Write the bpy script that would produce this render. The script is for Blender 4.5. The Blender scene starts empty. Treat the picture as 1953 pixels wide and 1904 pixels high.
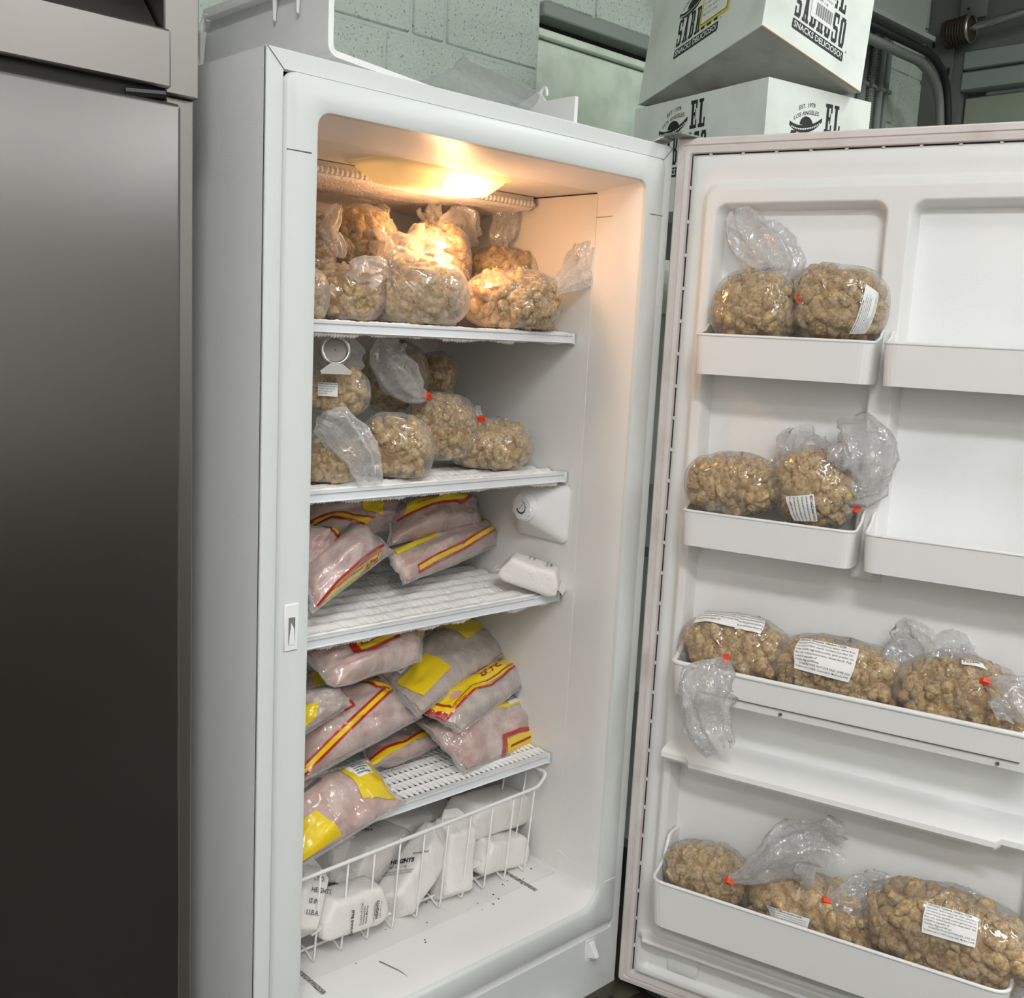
import bpy, bmesh, math, random
import numpy as np
from mathutils import Vector, Matrix
rng = np.random.default_rng(7); random.seed(7)
S = bpy.context.scene; COL = S.collection

# ------------------------------------------------------------------ camera
F = 2009.77; H = 1.74
CP = np.array([-.7185, -1.2408, -.3433 + H]); YAW, PIT, ROL = np.radians([43.6465, -8.9141, 2.9169])
fw = np.array([math.sin(YAW)*math.cos(PIT), math.cos(YAW)*math.cos(PIT), math.sin(PIT)])
_rt = np.array([math.cos(YAW), -math.sin(YAW), 0.]); _up = np.cross(_rt, fw)
cr = _rt*math.cos(ROL) + _up*math.sin(ROL); cu = -_rt*math.sin(ROL) + _up*math.cos(ROL)
cam = bpy.data.cameras.new('camera'); co = bpy.data.objects.new('camera', cam); COL.objects.link(co)
cam.sensor_fit = 'HORIZONTAL'; cam.sensor_width = 36; cam.lens = F*36/1953; cam.clip_start = .02
co.matrix_world = Matrix(((cr[0], cu[0], -fw[0], CP[0]), (cr[1], cu[1], -fw[1], CP[1]), (cr[2], cu[2], -fw[2], CP[2]), (0, 0, 0, 1)))
S.camera = co
# ------------------------------------------------------------------ world, lamps, exposure
S.view_settings.view_transform = 'Standard'; S.view_settings.look = 'None'; S.view_settings.gamma = 1
S.view_settings.exposure = 0.2
S.cycles.transparent_max_bounces = 14; S.cycles.max_bounces = 6; S.cycles.diffuse_bounces = 4; S.cycles.glossy_bounces = 3; S.cycles.transmission_bounces = 4; S.cycles.adaptive_threshold = .13
W = bpy.data.worlds.new('world'); S.world = W; W.use_nodes = True
W.node_tree.nodes['Background'].inputs[0].default_value = (.80, .86, .84, 1); W.node_tree.nodes['Background'].inputs[1].default_value = .06
def area(name, loc, target, size, size_y, power, color):
    l = bpy.data.lights.new(name, 'AREA'); l.shape = 'RECTANGLE'; l.size = size; l.size_y = size_y; l.energy = power; l.color = color
    o = bpy.data.objects.new(name, l); COL.objects.link(o); o.location = loc
    o.rotation_euler = (Vector(target) - Vector(loc)).to_track_quat('-Z', 'Y').to_euler(); return o
# ceiling lamps: key and right one read from shadows, the others added as fill (their housings are built with the ceiling)
FIX = [(-.1, -1.3, 3.1), (1.9, -1.0, 3.1), (-1.25, -2.1, 3.1), (-2.2, -3.6, 3.1), (1.0, -3.6, 3.1), (2.7, -2.9, 3.1)]
PW = [7, 19, 58, 38, 28, 44]
for i, (p, w) in enumerate(zip(FIX, PW)):
    area('room_and_fill_lamp', p, (p[0], p[1], 0), .3, 1.15, w, (.97, .98, 1) if i != 1 else (.94, 1, .97))

# ------------------------------------------------------------------ helpers
def at(px, py, x=None, y=None, z=None):
    d = fw + cr*(px - 976.5)/F - cu*(py - 952)/F
    t = (x - CP[0])/d[0] if x is not None else (y - CP[1])/d[1] if y is not None else (z - CP[2])/d[2]
    return CP + t*d
def lin(*c):
    c = np.array(c)/255.; return tuple(np.where(c <= .04045, c/12.92, ((c + .055)/1.055)**2.4)) + (1.,)
BASE = {}
def empty(name, loc, label=None, cat=None, group=None, kind=None):
    o = bpy.data.objects.new(name, None); COL.objects.link(o); o.location = loc; o.empty_display_size = .02
    BASE[o.name] = np.array(loc, float); tag(o, label, cat, group, kind); return o
def tag(o, label=None, cat=None, group=None, kind=None):
    for k, v in (('label', label), ('category', cat), ('group', group), ('kind', kind)):
        if v: o[k] = v
    return o
def mk(name, V, Fc, mat, parent=None, smooth=False, base=None):
    V = np.asarray(V, float)
    b = BASE[parent.name] if parent is not None else (np.array(base, float) if base is not None else np.zeros(3))
    me = bpy.data.meshes.new(name); me.from_pydata((V - b).tolist(), [], [tuple(int(i) for i in f) for f in Fc]); me.materials.append(mat)
    if smooth: me.polygons.foreach_set('use_smooth', [True]*len(me.polygons))
    me.update()
    return link(name, me, parent, b)
def link(name, me, parent, b):
    o = bpy.data.objects.new(name, me); COL.objects.link(o)
    if parent is not None: o.parent = parent
    else: o.location = b
    BASE[o.name] = b; return o
class G:
    """collects geometry of one part"""
    def __init__(s): s.v = []; s.f = []; s.n = 0
    def add(s, V, Fc):
        V = np.asarray(V, float); s.v.append(V); s.f += [tuple(int(i) + s.n for i in f) for f in Fc]; s.n += len(V); return s
    def box(s, lo, hi, X=None):
        V = np.array([(lo[0] if i & 1 == 0 else hi[0], lo[1] if i & 2 == 0 else hi[1], lo[2] if i & 4 == 0 else hi[2]) for i in range(8)], float)
        if X is not None: V = X(V)
        return s.add(V, [(0, 2, 3, 1), (4, 5, 7, 6), (0, 1, 5, 4), (2, 6, 7, 3), (0, 4, 6, 2), (1, 3, 7, 5)])
    def tube(s, path, r, n=8, closed=False):
        V, Fc = tube(path, r, n, closed); return s.add(V, Fc)
    def mk(s, name, mat, parent=None, smooth=False, base=None, bevel=0, seg=2):
        o = mk(name, np.vstack(s.v), s.f, mat, parent, smooth, base)
        if bevel: bev(o, bevel, seg)
        return o
def bev(o, w, seg=2):
    bm = bmesh.new(); bm.from_mesh(o.data)
    bmesh.ops.recalc_face_normals(bm, faces=bm.faces)
    es = [e for e in bm.edges if len(e.link_faces) == 2 and e.calc_face_angle(0) > .6]
    bmesh.ops.bevel(bm, geom=es, offset=w, segments=seg, affect='EDGES', profile=.5, clamp_overlap=True)
    for f in bm.faces: f.smooth = True
    bm.to_mesh(o.data); bm.free()
    try: o.data.set_sharp_from_angle(angle=.7)
    except Exception: pass
def box(name, lo, hi, mat, parent=None, bevel=0, X=None, base=None, seg=2):
    return G().box(lo, hi, X).mk(name, mat, parent, False, base, bevel, seg)
def tube(path, r, n=8, closed=False):
    P = np.array(path, float); m = len(P); R = np.broadcast_to(np.asarray(r, float), (m,))
    T = np.gradient(P, axis=0) if not closed else (np.roll(P, -1, 0) - np.roll(P, 1, 0))
    T /= np.linalg.norm(T, axis=1)[:, None] + 1e-12
    u = np.cross(T[0], (0, 0, 1.)); u = np.cross(T[0], (1., 0, 0)) if np.linalg.norm(u) < .1 else u
    V = []; a = np.linspace(0, 2*np.pi, n, endpoint=False)
    for i in range(m):
        u = u - T[i]*(u@T[i]); u /= np.linalg.norm(u) + 1e-12; w = np.cross(T[i], u)
        V.append(P[i] + R[i]*(np.cos(a)[:, None]*u + np.sin(a)[:, None]*w))
    V = np.vstack(V); Fc = []
    for i in range(m if closed else m - 1):
        j = (i + 1) % m
        for k in range(n): Fc.append((i*n + k, i*n + (k + 1) % n, j*n + (k + 1) % n, j*n + k))
    if not closed: Fc += [tuple(range(n))[::-1], tuple(range((m - 1)*n, m*n))]
    return V, Fc
def fillet(pts, r, n=5):
    P = [np.array(p, float) for p in pts]; out = [P[0]]
    for i in range(1, len(P) - 1):
        a, b, c = P[i - 1], P[i], P[i + 1]; d1 = (a - b)/np.linalg.norm(a - b); d2 = (c - b)/np.linalg.norm(c - b)
        q = min(r, .45*np.linalg.norm(a - b), .45*np.linalg.norm(c - b)); s, e = b + d1*q, b + d2*q
        for t in np.linspace(0, 1, n): out.append((1 - t)**2*s + 2*t*(1 - t)*b + t*t*e)
    return np.array(out + [P[-1]])
def rrect(x0, x1, z0, z1, r, n=5):
    """rounded rectangle loop in 2D; r one number or (bl, br, tr, tl)"""
    rs = r if hasattr(r, '__len__') else (r,)*4; L = []
    for (cx, cz, a0, q) in ((x0, z0, 180, rs[0]), (x1, z0, 270, rs[1]), (x1, z1, 0, rs[2]), (x0, z1, 90, rs[3])):
        sx = 1 if cx == x0 else -1; sz = 1 if cz == z0 else -1
        for t in np.linspace(0, 90, n): L.append((cx + sx*q + q*math.cos(math.radians(a0 + t)), cz + sz*q + q*math.sin(math.radians(a0 + t))))
    return np.array(L)
def loft(loops, cap0=False, cap1=False, closed=True):
    n = len(loops[0]); V = np.vstack(loops); Fc = []
    for i in range(len(loops) - 1):
        for k in range(n if closed else n - 1): Fc.append((i*n + k, i*n + (k + 1) % n, (i + 1)*n + (k + 1) % n, (i + 1)*n + k))
    if cap0: Fc.append(tuple(range(n))[::-1])
    if cap1: Fc.append(tuple(range((len(loops) - 1)*n, len(loops)*n)))
    return V, Fc
def grid(nu, nv):
    return [(i*nv + j, (i + 1)*nv + j, (i + 1)*nv + j + 1, i*nv + j + 1) for i in range(nu - 1) for j in range(nv - 1)]
def wob(P, k, seed, oct=3):
    """cheap smooth noise in -1..1 at points P (N,3), wavelength ~ 2pi/k"""
    g = np.random.default_rng(seed); o = np.zeros(len(P)); a = 1.
    for q in range(oct):
        for _ in range(3):
            d = g.normal(size=3); d /= np.linalg.norm(d); o += a*np.sin(P@d*k*g.uniform(.7, 1.3) + g.uniform(0, 6.28))/3
        k *= 2.1; a *= .55
    return o
_tc = {}; TS = bpy.data.scenes.new('lettering')
def text2d(s, size=1., align='LEFT', bold=0., res=2, space=1.):
    key = (s, align, bold, res, space)
    if key not in _tc:
        c = bpy.data.curves.new('t', 'FONT'); c.body = s; c.size = 1; c.align_x = align; c.resolution_u = res; c.offset = bold; c.space_character = space
        o = bpy.data.objects.new('t', c); TS.collection.objects.link(o)
        TS.view_layers[0].update(); dg = TS.view_layers[0].depsgraph; me = o.evaluated_get(dg).to_mesh()
        V = np.array([v.co[:] for v in me.vertices]).reshape(-1, 3)[:, :2]; Fc = [tuple(p.vertices) for p in me.polygons]
        o.evaluated_get(dg).to_mesh_clear(); bpy.data.objects.remove(o); bpy.data.curves.remove(c); _tc[key] = (V, Fc)
    V, Fc = _tc[key]; return V*size, Fc

# ------------------------------------------------------------------ materials
MATS = {}
def mat(name, col, rough=.5, metal=0., bump=None, var=None, spec=None, coat=0., sss=None, aniso=0.):
    """bump=(scale, strength, distance, kind); var=(scale, colour2, lo, hi)"""
    m = bpy.data.materials.new(name); m.use_nodes = True; N = m.node_tree.nodes; L = m.node_tree.links; b = N['Principled BSDF']
    b.inputs['Base Color'].default_value = col; b.inputs['Roughness'].default_value = rough; b.inputs['Metallic'].default_value = metal
    if spec is not None: b.inputs['Specular IOR Level'].default_value = spec
    if coat: b.inputs['Coat Weight'].default_value = coat; b.inputs['Coat Roughness'].default_value = .12
    if aniso: b.inputs['Anisotropic'].default_value = aniso
    tc = N.new('ShaderNodeTexCoord')
    if bump:
        t = N.new('ShaderNodeTexVoronoi' if bump[3] == 'v' else 'ShaderNodeTexNoise'); t.inputs['Scale'].default_value = bump[0]
        if bump[3] != 'v': t.inputs['Detail'].default_value = 4
        if bump[3] == 'r': t.inputs['Distortion'].default_value = 1.2; t.inputs['Detail'].default_value = 2
        L.new(tc.outputs['Object'], t.inputs['Vector']); bp = N.new('ShaderNodeBump'); bp.inputs['Strength'].default_value = bump[1]; bp.inputs['Distance'].default_value = bump[2]
        src = t.outputs[0]
        if bump[3] == 'r':
            q1 = N.new('ShaderNodeMath'); q1.operation = 'SUBTRACT'; q1.inputs[1].default_value = .5; q2 = N.new('ShaderNodeMath'); q2.operation = 'ABSOLUTE'; L.new(src, q1.inputs[0]); L.new(q1.outputs[0], q2.inputs[0]); src = q2.outputs[0]
        L.new(src, bp.inputs['Height']); L.new(bp.outputs[0], b.inputs['Normal'])
        if coat: L.new(bp.outputs[0], b.inputs['Coat Normal'])
    if var:
        t = N.new('ShaderNodeTexNoise'); t.inputs['Scale'].default_value = var[0]; t.inputs['Detail'].default_value = 5
        L.new(tc.outputs['Object'], t.inputs['Vector']); r = N.new('ShaderNodeValToRGB'); r.color_ramp.elements[0].position = var[2]; r.color_ramp.elements[1].position = var[3]
        r.color_ramp.elements[0].color = col; r.color_ramp.elements[1].color = var[1]; L.new(t.outputs[0], r.inputs[0]); L.new(r.outputs[0], b.inputs['Base Color'])
    MATS[name] = m; return m
white_metal = mat('textured white enamel', lin(216, 219, 217), .30, bump=(520, .35, .0006, 'n'))  # enamel tone lowered to offset strong light on the front
white_side = mat('textured white enamel toned up for shade', lin(240, 241, 240), .42, bump=(420, .3, .0006, 'n'))  # same enamel, tone raised to offset dim light on the side
white_pl = mat('white moulded plastic', lin(236, 236, 234), .38)
breaker_pl = mat('breaker plastic toned down for light', lin(215, 219, 216), .38)  # grey put into the colour to offset strong light on the front ring
liner_m = mat('white liner plastic', lin(228, 227, 223), .42, bump=(260, .06, .0005, 'n'))
gasket_m = mat('off white gasket vinyl', lin(222, 214, 210), .5, var=(9, lin(196, 182, 174), .5, .85))
dark_m = mat('dark fill and recess shade', lin(28, 27, 26), .8)  # near black tone, also stands in for shade in gaps
black_m = mat('black plastic', lin(18, 18, 19), .35)
steel = mat('brushed stainless', lin(116, 114, 111), .34, 1., bump=(55, .05, .001, 'n'), aniso=.6)
steel2 = mat('satin stainless trim', lin(156, 152, 148), .36, 1.)
zinc = mat('zinc plated metal', lin(190, 190, 186), .3, 1.)
grey_metal = mat('dull grey metal', lin(128, 131, 128), .5, .4)
olive_metal = mat('worn olive hinge metal', lin(92, 88, 72), .45, .7)
frost = mat('frost', lin(244, 243, 240), .85, bump=(420, .8, .0016, 'n'))
frost2 = mat('coarse frost', lin(240, 236, 230), .9, bump=(190, 1., .003, 'n'))
wire_m = mat('white coated wire', lin(232, 231, 228), .35)
block_m = mat('painted concrete block', lin(194, 205, 195), .8, bump=(170, .9, .004, 'n'), var=(170, lin(128, 140, 132), .60, .68))
mortar_m = mat('painted mortar', lin(186, 196, 188), .85, bump=(90, .6, .002, 'n'))
board_m = mat('painted board', lin(224, 236, 220), .6, bump=(35, .25, .002, 'n'), var=(14, lin(196, 212, 194), .45, .8))
beam_m = mat('painted beam', lin(140, 148, 142), .6, bump=(25, .2, .002, 'n'))
dim_m = mat('grey painted steel', lin(104, 108, 104), .6)
rust_m = mat('rusty spring steel', lin(74, 66, 58), .6, .6, bump=(90, .4, .002, 'n'))
panel_m = mat('sage door panel', lin(146, 156, 138), .55, bump=(18, .1, .002, 'n'))
hose_m = mat('black rubber', lin(22, 26, 26), .5)
card_m = mat('white cardboard', lin(232, 237, 231), .75, bump=(60, .08, .001, 'n'), var=(7, lin(206, 212, 204), .45, .8))
card_in = mat('brown cardboard edge', lin(168, 140, 104), .85)
ink = mat('black ink', lin(30, 30, 31), .6)
ink_grey = mat('grey ink', lin(92, 92, 90), .6)
lab_w = mat('white label paper', lin(238, 238, 236), .45)
lab_y = mat('yellow label border', lin(226, 214, 30), .5)
paper_m = mat('white butcher paper', lin(232, 228, 222), .55, bump=(30, .55, .006, 'r'))
tie_m = mat('orange red tie', lin(240, 74, 24), .45)
yel = mat('yellow film print', lin(238, 206, 22), .28, coat=.6, bump=(45, .25, .003, 'n'))
red = mat('red film print', lin(186, 34, 26), .3, coat=.6, bump=(45, .25, .003, 'n'))
maroon = mat('brick red print', lin(168, 46, 22), .35)
lil = mat('pale emblem print', lin(205, 160, 150), .4)
floor_m = mat('brown quarry tile', lin(66, 58, 50), .5, var=(6, lin(54, 47, 41), .4, .7))
ceil_m = mat('ceiling board', lin(205, 206, 200), .8)
wall_hi = mat('white wall board', lin(224, 221, 214), .7)
wall_lo = mat('brown lower wall for reflection', lin(104, 94, 82), .6)
core_m = mat('batter crumbs', lin(156, 120, 74), .8, bump=(160, .8, .004, 'n'), var=(70, lin(198, 164, 112), .4, .7))
meat = mat('frozen chicken meat', lin(196, 152, 138), .45, coat=.5, bump=(38, .5, .008, 'n'), var=(24, lin(232, 204, 194), .38, .66))
meat2 = mat('frosted chicken meat', lin(182, 158, 146), .6, coat=.25, bump=(60, .6, .006, 'n'), var=(36, lin(214, 200, 188), .38, .68))
acrylic_e = None
def chicken_mat():
    m = bpy.data.materials.new('battered chicken'); m.use_nodes = True; N = m.node_tree.nodes; L = m.node_tree.links; b = N['Principled BSDF']
    b.inputs['Roughness'].default_value = .62; tc = N.new('ShaderNodeTexCoord'); oi = N.new('ShaderNodeObjectInfo')
    t = N.new('ShaderNodeTexNoise'); t.noise_dimensions = '4D'; t.inputs['Scale'].default_value = 1.9; t.inputs['Detail'].default_value = 7; t.inputs['Roughness'].default_value = .68
    mu = N.new('ShaderNodeMath'); mu.operation = 'MULTIPLY'; mu.inputs[1].default_value = 50; L.new(oi.outputs['Random'], mu.inputs[0])
    L.new(tc.outputs['Object'], t.inputs['Vector']); L.new(mu.outputs[0], t.inputs['W'])
    r = N.new('ShaderNodeValToRGB'); r.color_ramp.elements[0].position = .34; r.color_ramp.elements[0].color = lin(134, 96, 52); r.color_ramp.elements[1].position = .66; r.color_ramp.elements[1].color = lin(232, 214, 174)
    e = r.color_ramp.elements.new(.48); e.color = lin(198, 164, 112); L.new(t.outputs[0], r.inputs[0])
    hs = N.new('ShaderNodeHueSaturation'); mr = N.new('ShaderNodeMapRange'); mr.inputs[3].default_value = .9; mr.inputs[4].default_value = 1.1
    L.new(oi.outputs['Random'], mr.inputs[0]); L.new(mr.outputs[0], hs.inputs['Value']); L.new(r.outputs[0], hs.inputs['Color']); L.new(hs.outputs[0], b.inputs['Base Color'])
    bp = N.new('ShaderNodeBump'); bp.inputs['Strength'].default_value = .8; bp.inputs['Distance'].default_value = .006; L.new(t.outputs[0], bp.inputs['Height']); L.new(bp.outputs[0], b.inputs['Normal'])
    return m
chick = chicken_mat()
def film(name, lo, hi, milk, scale=22, bump=.5, rough=.12, tint=(1, 1, 1)):
    """thin clear plastic: mostly see-through, denser at grazing angles and in creases, glossy"""
    m = bpy.data.materials.new(name); m.use_nodes = True; N = m.node_tree.nodes; L = m.node_tree.links
    for n in list(N): N.remove(n)
    out = N.new('ShaderNodeOutputMaterial'); tr = N.new('ShaderNodeBsdfTransparent'); tr.inputs[0].default_value = (.97, .97, .97, 1)
    gl = N.new('ShaderNodeBsdfGlossy'); gl.inputs['Roughness'].default_value = rough; df = N.new('ShaderNodeBsdfDiffuse'); df.inputs[0].default_value = (.86*tint[0], .86*tint[1], .86*tint[2], 1)
    tl = N.new('ShaderNodeBsdfTranslucent'); tl.inputs[0].default_value = (.86, .86, .86, 1); dm = N.new('ShaderNodeMixShader'); dm.inputs[0].default_value = .4
    L.new(df.outputs[0], dm.inputs[1]); L.new(tl.outputs[0], dm.inputs[2])
    mx = N.new('ShaderNodeMixShader'); mx.inputs[0].default_value = milk; L.new(gl.outputs[0], mx.inputs[1]); L.new(dm.outputs[0], mx.inputs[2])
    tc = N.new('ShaderNodeTexCoord'); ns = N.new('ShaderNodeTexNoise'); ns.inputs['Scale'].default_value = scale; ns.inputs['Detail'].default_value = 2; ns.inputs['Distortion'].default_value = .9
    L.new(tc.outputs['Object'], ns.inputs['Vector']); rg = N.new('ShaderNodeMath'); rg.operation = 'SUBTRACT'; rg.inputs[1].default_value = .5; L.new(ns.outputs[0], rg.inputs[0])
    ab = N.new('ShaderNodeMath'); ab.operation = 'ABSOLUTE'; L.new(rg.outputs[0], ab.inputs[0])      # ridged creases
    bp = N.new('ShaderNodeBump'); bp.inputs['Strength'].default_value = bump; bp.inputs['Distance'].default_value = .012; L.new(ab.outputs[0], bp.inputs['Height'])
    for n in (gl, df, tl): L.new(bp.outputs[0], n.inputs['Normal'])
    lw = N.new('ShaderNodeLayerWeight'); lw.inputs[0].default_value = .35; L.new(bp.outputs[0], lw.inputs['Normal'])
    mr = N.new('ShaderNodeMapRange'); mr.inputs[3].default_value = lo; mr.inputs[4].default_value = hi; L.new(lw.outputs['Facing'], mr.inputs[0])
    cr_ = N.new('ShaderNodeMapRange'); cr_.inputs[1].default_value = 0; cr_.inputs[2].default_value = .05; cr_.inputs[3].default_value = .10; cr_.inputs[4].default_value = 0; L.new(ab.outputs[0], cr_.inputs[0])
    ad = N.new('ShaderNodeMath'); ad.operation = 'ADD'; ad.use_clamp = True; L.new(mr.outputs[0], ad.inputs[0]); L.new(cr_.outputs[0], ad.inputs[1])
    fm = N.new('ShaderNodeMixShader'); L.new(ad.outputs[0], fm.inputs[0]); L.new(tr.outputs[0], fm.inputs[1]); L.new(mx.outputs[0], fm.inputs[2]); L.new(fm.outputs[0], out.inputs[0]); return m
film_b = film('clear bag film', .10, .62, .55, 20, .75, .09)
film_t = film('gathered bag film', .30, .80, .76, 26, .9, .10)
film_f = film('frozen pouch film', .22, .70, .70, 18, .7, .10)
film_m = film('milky bag film', .20, .66, .66, 16, .5, .09)
acrylic = film('clear acrylic', .07, .55, .35, 4, .03, .05)
def emis(name, col, st, base=None):
    m = bpy.data.materials.new(name); m.use_nodes = True; b = m.node_tree.nodes['Principled BSDF']
    b.inputs['Base Color'].default_value = base or col; b.inputs['Emission Color'].default_value = col; b.inputs['Emission Strength'].default_value = st; return m
tube_glow = emis('lit fluorescent diffuser', (1, 1, .97, 1), 3.)

# ================================================================== THE ROOM
YW, XR, ZC = .82, 3.33, 3.2
def struct(name, lo, hi, m): return tag(box(name, lo, hi, m), kind='structure')
struct('floor', (-2.6, -4.6, -.1), (XR + .2, YW + .2, 0), floor_m)
struct('ceiling', (-2.6, -4.6, ZC), (XR + .2, YW + .2, ZC + .1), ceil_m)
struct('wall_left', (-2.7, -4.6, 0), (-2.6, YW + .2, ZC), wall_hi)
tag(G().box((-2.6, -4.7, 1.05), (XR + .2, -4.6, ZC)).mk('wall_front', wall_hi), kind='structure')
struct('trim_1', (-2.6, -4.7, 0), (XR + .2, -4.58, 1.05), wall_lo)  # dark lower wall, unseen, added for the steel door's reflection
for p in FIX:
    o = empty('ceiling_and_fill_light', (p[0], p[1], ZC - .06), ['narrow ceiling light above the stainless refrigerator', 'narrow ceiling light above the overhead door side', 'narrow ceiling light by the left wall', 'narrow ceiling light at the rear left of the kitchen', 'narrow ceiling light at the rear middle of the kitchen', 'narrow ceiling light at the rear right of the kitchen'][FIX.index(p)], 'light', 'fluorescent ceiling lights')
    G().box((p[0] - .18, p[1] - .62, ZC - .07), (p[0] + .18, p[1] + .62, ZC - .002)).mk('housing', ceil_m, o)
pt = empty('reflection_table', (-1.2, -2.6, 0), 'dark topped prep table with white drawers across the aisle', 'table')  # unseen table added for its reflection in the stainless door
box('table_top', (-2.5, -3.0, .86), (.3, -2.25, .92), dark_m, pt, .005)
for k in range(4): box('reflector_drawer', (-2.45 + .67*k, -2.9, .42), (-1.80 + .67*k, -2.27, .80), ceil_m, pt, .006)  # white fronts added to mirror as a bright band in the steel
for x in (-2.45, -1.1, .22):
    for y in (-2.95, -2.3): box('leg', (x, y, 0), (x + .04, y + .04, .86), dim_m, pt)
# back wall: mortar bed and blocks
ZB = [1.30, 1.49, 1.68, 1.875, 2.0665, 2.24, 2.43, 2.62, 2.81]
wb = G()
wb.box((-2.6, YW + .004, 0), (1.262, YW + .2, ZC)); wb.box((1.262, YW + .10, 0), (2.62, YW + .2, ZC)); wb.box((2.62, YW + .004, 0), (XR + .2, YW + .2, ZC)); wb.box((1.262, YW + .004, 2.24), (2.62, YW + .1, ZC))
wbo = tag(wb.mk('wall_back', mortar_m), kind='structure')
def block(x0, x1, z0, z1, parent, y=YW, m=block_m, name='block'):
    g = .0045; b = box(name, (x0 + g, y - .001, z0 + g), (x1 - g, y + .03, z1 - g), m, parent, .004, seg=1); return b
JX = {0: [-.02, .386, .7776, 1.17, 1.262], 1: [.18, .44, .85, .952, 1.262]}
for zi in (3, 4, 5, 6):
    js = JX[0] if zi % 2 == 1 else JX[1]
    for a, b in zip(js[:-1], js[1:]): block(a, b, ZB[zi], ZB[zi + 1], wbo)
for zi in (5, 6):
    xs = np.arange(1.262 + (.2 if zi % 2 else 0), 2.62, .4)
    xs = [1.262] + [x for x in xs if x > 1.28] + [2.62]
    for a, b in zip(xs[:-1], xs[1:]): block(a, b, ZB[zi], ZB[zi + 1], wbo)
for zi in range(4, 8):
    xs = [2.62, 2.76 if zi % 2 else 2.9, 3.12 if zi % 2 else 3.22, XR]
    for a, b in zip(xs[:-1], xs[1:]): block(a, b, ZB[zi], ZB[zi + 1], wbo)
# boarded-up opening in the block wall
bo = empty('boarded_window', (1.9, YW + .05, 1.5), 'pale green boards filling the old window opening behind the freezer', 'boards')
for z0, z1, d in ((1.48, 1.735, 0), (1.74, 1.947, .004), (1.952, 2.155, 0)):
    box('board', (1.266, YW + .02 + d, z0), (2.61, YW + .06, z1), board_m, bo, .004, seg=1)
box('top_batten', (1.262, YW + .004, 2.158), (2.62, YW + .05, 2.178), board_m, bo, .003, seg=1)
box('lintel_edge', (1.262, YW - .012, 2.205), (2.62, YW + .06, 2.24), beam_m, bo, .004, seg=1)
box('gap_shade', (1.262, YW + .05, 2.178), (2.62, YW + .09, 2.205), dark_m, bo)  # dark box put in for the shade between batten and lintel
pl = G().tube([(1.0, YW - .03, 2.392), (2.62, YW - .03, 2.392)], .018, 12)
tag(pl.mk('pipe', beam_m, smooth=True, base=(1.8, YW - .03, 2.392)), 'pale painted pipe running along the block wall above the boards', 'pipe')
# right wall with the overhead door
struct('wall_right', (XR, -4.6, 2.52), (XR + .2, YW + .2, ZC), dim_m)
struct('trim_2', (XR - .02, .66, 0), (XR + .2, YW + .2, 2.52), dim_m)
dr = empty('overhead_door', (XR, -1, 0), 'sage green sectional overhead door on the right wall', 'door')
for i, (z0, z1) in enumerate(((0, .6), (.605, 1.2), (1.205, 1.8), (1.805, 2.36))):
    box('panel', (XR + .01, -3.4, z0), (XR + .05, .655, z1), panel_m, dr, .006, seg=1)
hd = empty('door_header', (XR, 0, 2.37), 'painted wood header board above the overhead door', 'header')
box('board', (XR - .03, -3.4, 2.375), (XR + .04, .66, 2.445), beam_m, hd, .006, seg=1); box('board', (XR - .03, -3.4, 2.45), (XR + .04, .66, 2.52), beam_m, hd, .006, seg=1)
tk = empty('door_track', (3.2, .6, 2.0), 'curved galvanised overhead door track with black rubber seal', 'track')
path = fillet([(2.2, .62, 2.395), (2.93, .62, 2.395), (3.06, .62, 2.33), (3.12, .62, 2.12), (3.14, .62, 1.2)], .22, 9)
P = np.array(path); off = np.array([0, .035, 0])
G().tube(P, .017, 8).mk('rail', grey_metal, tk, True); G().tube(P + np.array([.012, -.02, .03]), .014, 8).mk('seal', hose_m, tk, True)
ts = empty('torsion_drum', (3.15, .6, 2.55), 'dark ribbed cable drum on the torsion shaft over the door', 'cable drum')
C0 = at(1812, 66, x=3.24); C1 = at(1848, 55, x=3.24); ax = C1 - C0
G().tube([C0 - ax*.2, C0, C0 + ax*.001, C1, C1 + ax*.001, C1 + ax*.12], [.05, .052, .047, .047, .052, .05], 24).mk('drum', rust_m, ts)
g = G()
for k in range(6): g.tube([C0 + ax*(.12 + .15*k) + .048*np.array([math.cos(a), 0, math.sin(a)]) for a in np.linspace(0, 6.28, 20, endpoint=False)], .004, 5, True)
g.mk('cable', rust_m, ts, True)
G().tube([C1 + ax*.125 + .047*np.array([math.cos(a), 0, math.sin(a)]) for a in np.linspace(0, 6.28, 24, endpoint=False)], .006, 6, True).mk('flange', zinc, ts, True)
G().tube([C0 - ax*.3, C1, C1 + (C1 - C0)/np.linalg.norm(C1 - C0)*3.], .014, 12).mk('shaft', zinc, ts, True)
bp_ = empty('bearing_plate', (3.28, .75, 2.4), 'pale steel bearing plate with slots in the corner', 'bracket')
PL = [at(1772, 55, x=3.3), at(1822, 75, x=3.3), at(1814, 157, x=3.3), at(1770, 138, x=3.3)]
mk('plate', [p + np.array([d, 0, 0]) for d in (0, -.008) for p in PL], [(0, 1, 2, 3), (7, 6, 5, 4), (0, 4, 5, 1), (1, 5, 6, 2), (2, 6, 7, 3), (3, 7, 4, 0)], dim_m, bp_)
for (a, b) in ((1781, 84), (1784, 112), (1800, 134), (1808, 137)):
    q = at(a, b, x=3.29); box('slot', q - (.003, .004, .014), q + (.002, .004, .014), black_m, bp_)
bmo = empty('steel_beam', (2.5, .6, 2.44), 'grey painted steel beam across the top corner', 'beam')
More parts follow.
